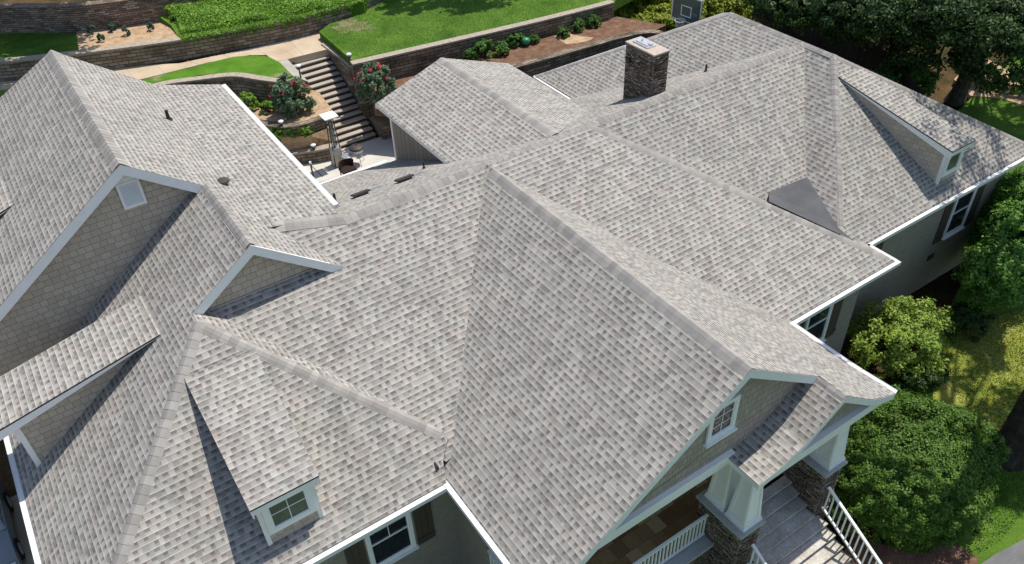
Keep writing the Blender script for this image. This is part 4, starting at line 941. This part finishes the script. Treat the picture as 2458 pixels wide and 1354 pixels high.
mb = MB(); b0 = bc-nb_*.9; mb.tube((b0.x, b0.y, -4.3), (b0.x, b0.y, bc.z-.3), .06, .06, 10); mb.beam((b0.x, b0.y, bc.z-.35), bc-nb_*.04+Vector((0, 0, -.2)), .07, .07); build("post", mb, 'vent', BH)

# fence
FN = thing("wooden_fence", U(1900, 80, -4), "dark weathered board fence in the shade behind the hedge and trees", "fence")
mb = MB(); fpts = [U(*p, -4.2) for p in [(1700, -10), (1850, 60), (2010, 140), (2130, 230), (2200, 330)]]
for a, b in zip(fpts, fpts[1:]):
    n_ = max(1, int((b-a).length/.15))
    for i in range(n_):
        p, q = a.lerp(b, i/n_), a.lerp(b, (i+.93)/n_); mb.slab([p+Vector((0, 0, 1.9+.04*math.sin(i*1.7))), q+Vector((0, 0, 1.9+.04*math.sin(i*1.7))), q+Vector((0, .03, 1.9)), p+Vector((0, .03, 1.9))], 2.1, 0, 0)
build("boards", mb, 'fence', FN)
mb = MB()
for a, b in zip(fpts, fpts[1:]): mb.beam(a+Vector((-.03, -.05, 1.5)), b+Vector((-.03, -.05, 1.5)), .05, .09); mb.beam(a+Vector((-.03, -.05, .4)), b+Vector((-.03, -.05, .4)), .05, .09)
build("rails", mb, 'fence', FN)

# ---- cars at the left
def car(loc, label, body, L=4.1, W=1.75, lamp_=False):
    T = thing("parked_car", loc, label, "car"); o = Vector(loc); mb = MB()
    prof = [(-L/2, .35), (-L/2, .62), (-L/2+.12, .80), (-L/2+1.0, .92), (L/2-.7, .96), (L/2-.05, .85), (L/2, .60), (L/2, .35)]
    nx = 7
    xs = [(-1 + 2*i/(nx-1)) for i in range(nx)]
    def pt(i, y, z): x = xs[i]; e = .06*abs(x)**3; return o+Vector((x*W/2*(1-.04*(z > .8)), y*(1-.03*abs(x)**4), z-e*(z > .5)))
    for i in range(nx-1):
        for (y0, z0), (y1, z1) in zip(prof, prof[1:]): mb.poly([pt(i, y0, z0), pt(i+1, y0, z0), pt(i+1, y1, z1), pt(i, y1, z1)])
    for i in (0, nx-1): q = [pt(i, y, z) for y, z in prof]; mb.poly(q if i else q[::-1])
    mb.frame(o, (1, 0, 0), (0, 1, 0), (0, 0, 1), -W/2*.9, W/2*.9, -L/2+.1, L/2-.1, .2, .35)
    B = build("body", mb, body, T)
    gh = MB(); a = [(-W/2*.92, -L/2+1.15), (W/2*.92, -L/2+1.15), (W/2*.92, L/2-.55), (-W/2*.92, L/2-.55)]; b = [(-W/2*.74, -L/2+1.75), (W/2*.74, -L/2+1.75), (W/2*.74, L/2-.95), (-W/2*.74, L/2-.95)]
    A = [o+Vector((x, y, .90)) for x, y in a]; Bp = [o+Vector((x, y, 1.40)) for x, y in b]
    for i in range(4): j = (i+1) % 4; gh.poly([A[i], A[j], Bp[j], Bp[i]])
    build("windows", gh, 'car_glass', T); rf = MB(); rf.slab([p+Vector((0, 0, .03)) for p in Bp], .04, 0, 0)
    for i in range(4): rf.beam(A[i], Bp[i], .06, .05)
    rf.beam(A[1].lerp(A[2], .5), Bp[1].lerp(Bp[2], .5), .06, .05); rf.beam(A[0].lerp(A[3], .5), Bp[0].lerp(Bp[3], .5), .06, .05); build("car_roof", rf, body, T)
    for sx in (-1, 1):
        for y in (-L/2+.78, L/2-.82):
            c = o+Vector((sx*(W/2-.02), y, .32)); m = MB(); m.tube(c-Vector((sx*.20, 0, 0)), c+Vector((sx*.05, 0, 0)), .32, .32, 22); wl_ = build("wheel", m, 'tyre', T)
            m = MB(); m.tube(c+Vector((sx*.052, 0, 0)), c+Vector((sx*.07, 0, 0)), .19, .17, 16); build("rim", m, 'hub', wl_)
        m = MB(); m.frame(o, (1, 0, 0), (0, 1, 0), (0, 0, 1), sx*W/2*.75-.16, sx*W/2*.75+.16, -L/2-.012, -L/2+.05, .60, .72); build("headlight" if not lamp_ else "tail_light", m, 'lampglass' if not lamp_ else 'tail', T)
    m = MB(); m.frame(o, (1, 0, 0), (0, 1, 0), (0, 0, 1), -.5, .5, -L/2-.014, -L/2+.05, .40, .52); build("grille", m, 'black', T)
    return T
car((-15.35, 3.1, -4.78), "grey-blue car parked beside the left gutter, mostly hidden by the roof", 'car_paint', 3.5)
car((-15.35, 8.9, -4.78), "navy car with red tail lamps parked behind the grey-blue one", 'car_dark', 4.2, lamp_=True)

# ================================================================== plants
def trunk(th, base, pts, r0, mat='bark', n=10, limbs=()):
    mb = MB(); P = [Vector(p) for p in pts]; N_ = len(P)
    for i in range(N_-1):
        ra, rb = r0*(1-.62*i/N_), r0*(1-.62*(i+1)/N_)
        if i == 0: mb.tube(P[0]-Vector((0, 0, .15)), P[0].lerp(P[1], .12), ra*1.5, ra*1.05, n, caps=False); mb.tube(P[0].lerp(P[1], .12), P[1], ra*1.05, rb, n, caps=False)
        else: mb.tube(P[i], P[i+1], ra, rb, n, caps=i == N_-2)
    for a, b, r in limbs: mb.tube(a, b, r, r*.4, 7)
    return build("trunk", mb, mat, th)
def tree(base, h, crown, label, leaf='leaf_forest', r0=.22, lean=(0, 0), size=.10, name="tree", mat='bark', cat="tree", group=None):
    """crown: list of (centre, radii, leaf count)"""
    b = Vector(base); th = thing(name, b, label, cat, group)
    top = b+Vector((lean[0], lean[1], h)); pts = [b, b.lerp(top, .35)+Vector((.06, -.05, 0)), b.lerp(top, .7)+Vector((-.05, .06, 0)), top]
    limbs = []
    for c, r, n in crown:
        c = Vector(c); t = max(.25, min(.95, (c.z-b.z-r[2]*.6)/h)); s = b.lerp(top, t); limbs.append((s, s.lerp(c, .9), r0*.42))
        for _ in range(5): d = Vector((random.uniform(-.7, .7)*r[0], random.uniform(-.7, .7)*r[1], random.uniform(-.3, .7)*r[2])); limbs.append((s.lerp(c, .5), c+d, r0*.18))
    trunk(th, b, pts, r0, mat, limbs=limbs)
    P, N_ = [], []
    for c, r, n in crown:
        p, q = cloud(c, r, n, clumps=max(30, n//55), spread=.20); P.append(p); N_.append(q)
    leaves("crown", np.concatenate(P), np.concatenate(N_), size, leaf, th); return th
def bush(base, r, n, label, leaf, size=.05, name="shrub", cat="shrub", group=None, clumps=90, spread=.2, shell=.75, dense=False, stems=True):
    b = Vector(base); th = thing(name, b, label, cat, group); c = b+Vector((0, 0, r[2]*.66))
    mb = MB()
    for i in range(7): a = i*.9; mb.tube(b+Vector((.05*math.cos(a), .05*math.sin(a), -.05)), c+Vector((r[0]*.6*math.cos(a), r[1]*.6*math.sin(a), r[2]*.3)), .03, .008, 5)
    if stems: build("stems", mb, 'bark', th)
    P, N_ = cloud(c, r, n, clumps=clumps, spread=spread, shell=shell)
    if dense:
        d = rng.normal(size=(n, 3)); d /= np.linalg.norm(d, axis=1)[:, None]; d[:, 2] = np.abs(d[:, 2])*1.0-.25*rng.uniform(0, 1, n)
        wob = 1+.05*np.sin(d[:, 0]*7+1)*np.cos(d[:, 1]*6)+.03*np.sin(d[:, 2]*17+d[:, 0]*11)
        q = np.array(c)+d*np.array(r)*(wob*rng.uniform(.86, 1.0, n))[:, None]; P = np.concatenate([P, q]); N_ = np.concatenate([N_, d*1.6+np.array([0, 0, .3])])
    k = P[:, 2] > b.z-.02; leaves("foliage", P[k], N_[k], size, leaf, th); return th
def onz(px, py, z): p = U(px, py, z); return p
# big clipped hedge and bright shrub at the right of the porch
p = onz(2185, 1105, -3.55); bush((p.x, p.y, -4.72), (2.55, 2.15, 1.55), 40000, "big dark green clipped bush right of the porch steps", 'leaf_clip', .038, clumps=420, spread=.07, shell=.95, dense=True)
p = onz(2165, 795, -3.6); bush((p.x, p.y, -4.74), (1.75, 1.45, 1.25), 17000, "bright yellow-green leafy shrub beside the house wall", 'leaf_bright', .052, clumps=230, spread=.16, shell=.55)
p = onz(2120, 980, -4.2); bush((p.x, p.y, -4.74), (.9, .8, .7), 4500, "small green shrub between the porch corner and the big clipped bush", 'leaf_mid', .05, clumps=60)
p = onz(2320, 760, -4.2); bush((p.x, p.y, -4.74), (.9, .8, .55), 3000, "low dark shrub behind the bright shrub", 'leaf_dark', .05, clumps=60)
p = onz(2200, 905, -4.4); bush((p.x+.2, p.y, -4.74), (1.0, .7, .5), 3000, "low shaded shrub under the bright shrub", 'leaf_dark', .05, clumps=60)
# shrubs of the back yard
def rose(base, r, n, label, petals=True):
    th = bush(base, r, n, label, 'leaf_rose', .055, name="rose_bush", clumps=120, spread=.18, shell=.6)
    c = Vector(base)+Vector((0, 0, r[2]*.66)); P = []; N_ = []
    for k in range(13):
        a = random.uniform(0, 6.28); e = random.uniform(.3, 1.2); q = Vector((math.cos(a)*math.cos(e)*r[0], math.sin(a)*math.cos(e)*r[1]+.1, math.sin(e)*r[2]*1.02))
        for _ in range(9): P.append(tuple(c+q+Vector([random.gauss(0, .05) for _ in range(3)]))); N_.append((0, 0, 1))
    leaves("blossom", P, N_, .055, 'petal', th)
rose(U(706, 270, -1.33), (.88, .75, .95), 9000, "rose bush with red blooms left of the garden steps")
rose(U(905, 232, -.96), (.85, .70, .85), 8500, "rose bush with pink blooms right of the garden steps against the block wall")
bush(U(596, 262, -1.33), (.52, .45, .42), 3000, "bright lime green mound behind the left wing gutter", 'leaf_lime', .045, clumps=60)
bush(U(645, 268, -1.33), (.36, .32, .28), 1500, "small lime green mound between the lime shrub and the rose bush", 'leaf_lime', .04, clumps=40)
for i, (x, t) in enumerate(((655, "leftmost"), (680, "second from the left"), (706, "second from the right"), (735, "rightmost"))):
    bush(U(x, 330-i*3, -1.80), (.36, .26, .26), 1800, t+" clump of the low leafy edging below the curved wall", 'leaf_lime' if i % 2 else 'leaf_mid', .045, clumps=40, group="edging clumps under the curved wall", name="edging_plant", cat="plant")
for i, (x, y, s, t) in enumerate(((1162, 138, .55, "largest dark green shrub of the far bed, nearest the back wing roof"), (1206, 130, .38, "round dark green shrub second in the far bed"), (1236, 108, .42, "dark green shrub behind the green garden ball"), (1282, 102, .26, "small thin shrub just right of the green garden ball"), (1352, 88, .3, "small shrub at the pale gravel patch"), (1388, 72, .36, "green shrub right of the pale gravel patch"), (1424, 62, .36, "green shrub of the far bed beside the golden hedge"), (1128, 140, .3, "low shrub at the left end of the far bed"))):
    bush(U(x, y, -.66), (s, s*.9, s*.85), int(2600*s/.4), t, 'leaf_mid', .045, clumps=50, group="shrubs in the far bed")
for i, (x, y, t) in enumerate(((247, 98, "front left small blue-green plant in the mulch bed"), (272, 74, "small blue-green plant second in the back row of the mulch bed"), (305, 84, "small blue-green plant in the middle of the mulch bed"), (327, 54, "small blue-green plant nearest the brown wall"), (367, 72, "small blue-green plant right of the mulch bed's middle"), (366, 38, "rearmost small blue-green plant"), (424, 56, "blue-green plant at the edge of the ground cover"), (221, 80, "dark blue-green plant in the shade of the mulch bed"))):
    bush(U(x, y, .57), (.18, .18, .22), 480, t, 'leaf_blue', .035, clumps=14, spread=.35, group="small plants in the mulch bed", name="small_plant", cat="plant", stems=False)
# hedge of golden shrubs behind the hoop
for i, (x, y, s, t) in enumerate(((1490, 52, 1.25, "left end"), (1535, 62, 1.15, "second from the left"), (1585, 66, 1.2, "middle, just left of the hoop"), (1645, 52, 1.3, "behind the hoop"), (1700, 32, 1.25, "right of the hoop"), (1750, 22, 1.2, "right end"), (1520, 18, 1.3, "back left"), (1590, 22, 1.3, "back, left of the backboard"))):
    bush(U(x, y+4, -2.2)-Vector((0, 0, 1.0)), (s*.95, s*.9, s*1.05), 6500, "golden green hedge shrub, "+t, 'leaf_gold', .075, clumps=110, spread=.18, group="golden hedge shrubs", name="hedge_shrub")
# ground cover spilling over the long wall
gpoly = [U(*p, .62) for p in [(372, 34), (430, 62), (438, 88), (520, 74), (700, 42), (830, 12), (880, -6), (700, -60), (430, -30)]]
pp2 = poly_points(gpoly, 26000); n_ = len(pp2)
zz = .76+.16*np.sin(pp2[:, 0]*2.3)*np.cos(pp2[:, 1]*2.1)+rng.uniform(-.08, .16, n_)+np.clip((pp2[:, 1]-21)*.08, 0, .6)
P = np.column_stack([pp2, zz]); N_ = np.tile(np.array([0, -.2, 1.0]), (n_, 1))
ed = [U(*p, .62) for p in [(436, 92), (520, 77), (600, 64), (700, 44), (830, 12), (880, -6)]]
E_ = []
for a, b in zip(ed, ed[1:]):
    for _ in range(int((b-a).length*800)):
        q = a.lerp(b, random.random()); dz = abs(random.gauss(0, .16))*(.6+.6*math.sin(q.x*4)**2); E_.append((q.x+random.gauss(0, .05), q.y-.12+random.uniform(-.12, .34), 0.72-dz))
P = np.vstack([P, np.array(E_)]); N_ = np.vstack([N_, np.tile(np.array([0, -.8, .7]), (len(E_), 1))])
o = leaves("ground_cover", P, N_, .055, 'leaf_lime'); o['kind'] = 'stuff'
# tufts of longer grass in the side lawn
t2 = poly_points([gp_(2235, 870), gp_(2300, 780), gp_(2470, 740), gp_(2600, 800), gp_(2560, 1100), gp_(2400, 1300), gp_(2330, 1340), gp_(2380, 1100), gp_(2300, 960)], 15000)
o = leaves("grass_tufts", np.column_stack([t2, -4.70+rng.uniform(0, .05, len(t2))]), np.tile(np.array([0, 0, .6]), (len(t2), 1)), .035, 'straw', aspect=.5); o['kind'] = 'stuff'
lg = [U(*p, .05) for p in [(770, 76), (800, 50), (872, -4), (1440, -40), (1440, 8), (1100, 92), (862, 148)]]
t2 = poly_points(lg, 26000)
o = leaves("grass_blades", np.column_stack([t2, .06+rng.uniform(0, .03, len(t2))]), np.tile(np.array([0, 0, .8]), (len(t2), 1)), .03, 'straw', aspect=.5); o['kind'] = 'stuff'

# trees: right of the house
p = onz(2425, 590, -2.4)
tree((18.2, -6.9, -4.75), 12.0, [((18.0, -6.2, -3.0), (1.35, 1.1, 1.2), 11000), ((17.2, -7.2, -3.2), (1.5, 1.2, 1.3), 12000), ((15.3, -7.5, -2.8), (1.3, 1.1, 1.2), 11000), ((16.9, -6.8, -2.0), (1.1, .9, .9), 7000), ((18.6, -5.9, -1.6), (1.1, .8, .7), 5000), ((18.6, -4.2, 8.2), (2.3, 2.2, 1.2), 4200)], "leafy green tree close against the right end of the house", 'leaf_edge', .14, size=.065)  # highest crown is unseen, added to dapple the right wing roof
# the big dark trunk at the right edge and its unseen crown, moved aside to place the dapple
b = onz(2412, 1095, -4.72)
tree((b.x, b.y, -4.72), 15, [((b.x+7.0, b.y+.0, 9.2), (2.5, 2.8, 1.8), 7000), ((b.x+8.2, b.y+4.2, 8.2), (2.0, 1.6, 1.3), 1700), ((10.2, -7.5, 10.6), (.9, .7, .5), 500)], "big tree with a thick dark rough trunk at the right edge of the lawn", 'leaf_dark', .42, (.8, .2), .13, mat='bark')  # the smallest crown is added to dapple the front gable's eave
# woods behind the right wing
WR = "woodland trees behind the right wing"
def wood(px, py, z0, h, crowns, label, leaf='leaf_forest', r0=.2, lean=(0, 0), size=.085, mat='bark_grey'):
    b = onz(px, py, z0); cr = [((onz(x, y, z)).to_tuple() if dx is None else (b.x+x, b.y+y, z), r, n) for x, y, z, r, n, dx in crowns]
    return tree(b, h, cr, label, leaf, r0, lean, size, mat=mat, group=WR)
wood(2293, 240, -4.7, 11, [(2390, 40, .5, (3.2, 2.6, 1.5), 14400, None), (2240, 100, -1.5, (2.4, 2.0, 1.3), 12800, None), (1.5, .5, 6.5, (3.4, 3.2, 2), 6000, 1)], "woodland tree with a leaning grey trunk beside the shaded lawn", 'leaf_forest', .36, (1.6, -.6))
wood(2095, 170, -4.7, 12, [(2040, 10, .3, (1.9, 1.8, 1.1), 7000, None), (1990, 20, -.5, (2.2, 2, 1.0), 8000, None), (.8, .8, 6, (3.2, 3, 2), 5000, 1)], "woodland tree with a slim grey trunk behind the roof hip", 'leaf_forest', .19, (1.0, 0))
wood(2160, -40, -4.7, 12, [(2170, 20, 0, (3, 2.6, 1.6), 14400, None), (2260, 20, .4, (2.6, 2.4, 1.5), 12800, None)], "woodland tree filling the top edge above the grey trunks", 'leaf_forest', .25, (.5, 0))
wood(2400, 60, -4.7, 12, [(2430, 130, -1.0, (2.6, 2.2, 1.6), 11200, None), (2470, 30, .5, (3.0, 2.6, 1.6), 9600, None)], "dark woodland tree in the upper right corner", 'leaf_forest', .3, (.5, 0))
wood(1960, -30, -4.5, 12, [(1940, 10, -.3, (2.0, 1.8, 1.1), 9600, None), (1880, -10, .2, (2.0, 2, 1.2), 8000, None), (2040, 60, -1.6, (1.7, 1.4, .9), 8000, None)], "woodland tree in front of the dark fence", 'leaf_forest', .2, (.3, 0))
wood(2235, 215, -4.7, 2.6, [(2170, 195, -3.4, (1.6, 1.3, 1.0), 9600, None), (2100, 215, -3.0, (1.1, 1.0, .8), 3500, None)], "low understorey tree between the two grey trunks", 'leaf_mid', .08)
for x, y, r, l, t in ((2360, 200, .8, 'leaf_mid', "sunlit bush in the brown clearing"), (2440, 215, .9, 'leaf_bright', "bright bush at the right edge above the shaded lawn"), (2330, 150, .7, 'leaf_mid', "bush behind the leaning grey trunk"), (2150, 260, .7, 'leaf_dark', "dark bush at the roof edge below the grey trunks")):
    bush(onz(x, y, -4.6), (r, r*.8, r*.7), 2600, t, l, .08, clumps=60, group="bushes at the edge of the woods")
sheet("mulch_bed", [U(*p, -4.66) for p in [(2290, 190), (2350, 130), (2420, 170), (2480, 230), (2480, 260), (2400, 235), (2330, 230)]], 'mulch', .2)
# trees outside the frame at the right that dapple the right wing and the lawns
for (x, y, h, cr, lab) in ((38, 1, 13, [((34.5, .2, 7.8), (4.0, 2.6, 1.5), 6500)], "unseen tall tree added to shade the side lawn at the right"), (30, -8, 14, [((29.0, -7.5, 8.2), (3.0, 2.8, 1.8), 6000), ((27, -10.5, 7.0), (2.4, 2.2, 1.4), 5000)], "tall tree at the far right of the side lawn"),
                           ((22, 19, 14, [((15.5, 19.2, 8.8), (3.0, 1.8, 1.4), 5000), ((12.0, 20.5, 8.5), (1.8, 1.3, 1.0), 3000)], "tall tree behind the big shaded lawn"))):
    tree((x, y, hgt(x, y)), h, cr, lab, 'leaf_dark', .3, (0, 0), .14)
tree((-10, 30, .7), 9, [((-6.0, 25.8, 7.0), (2.7, 3.0, 1.3), 8500), ((-10, 29, 6.8), (3.0, 2.5, 1.4), 6000)], "unseen tall tree behind the old brown wall, its crown placed to shade the grass", 'leaf_forest', .3, (0, 0), .15)  # unseen tree, one crown set forward to shade the upper grass
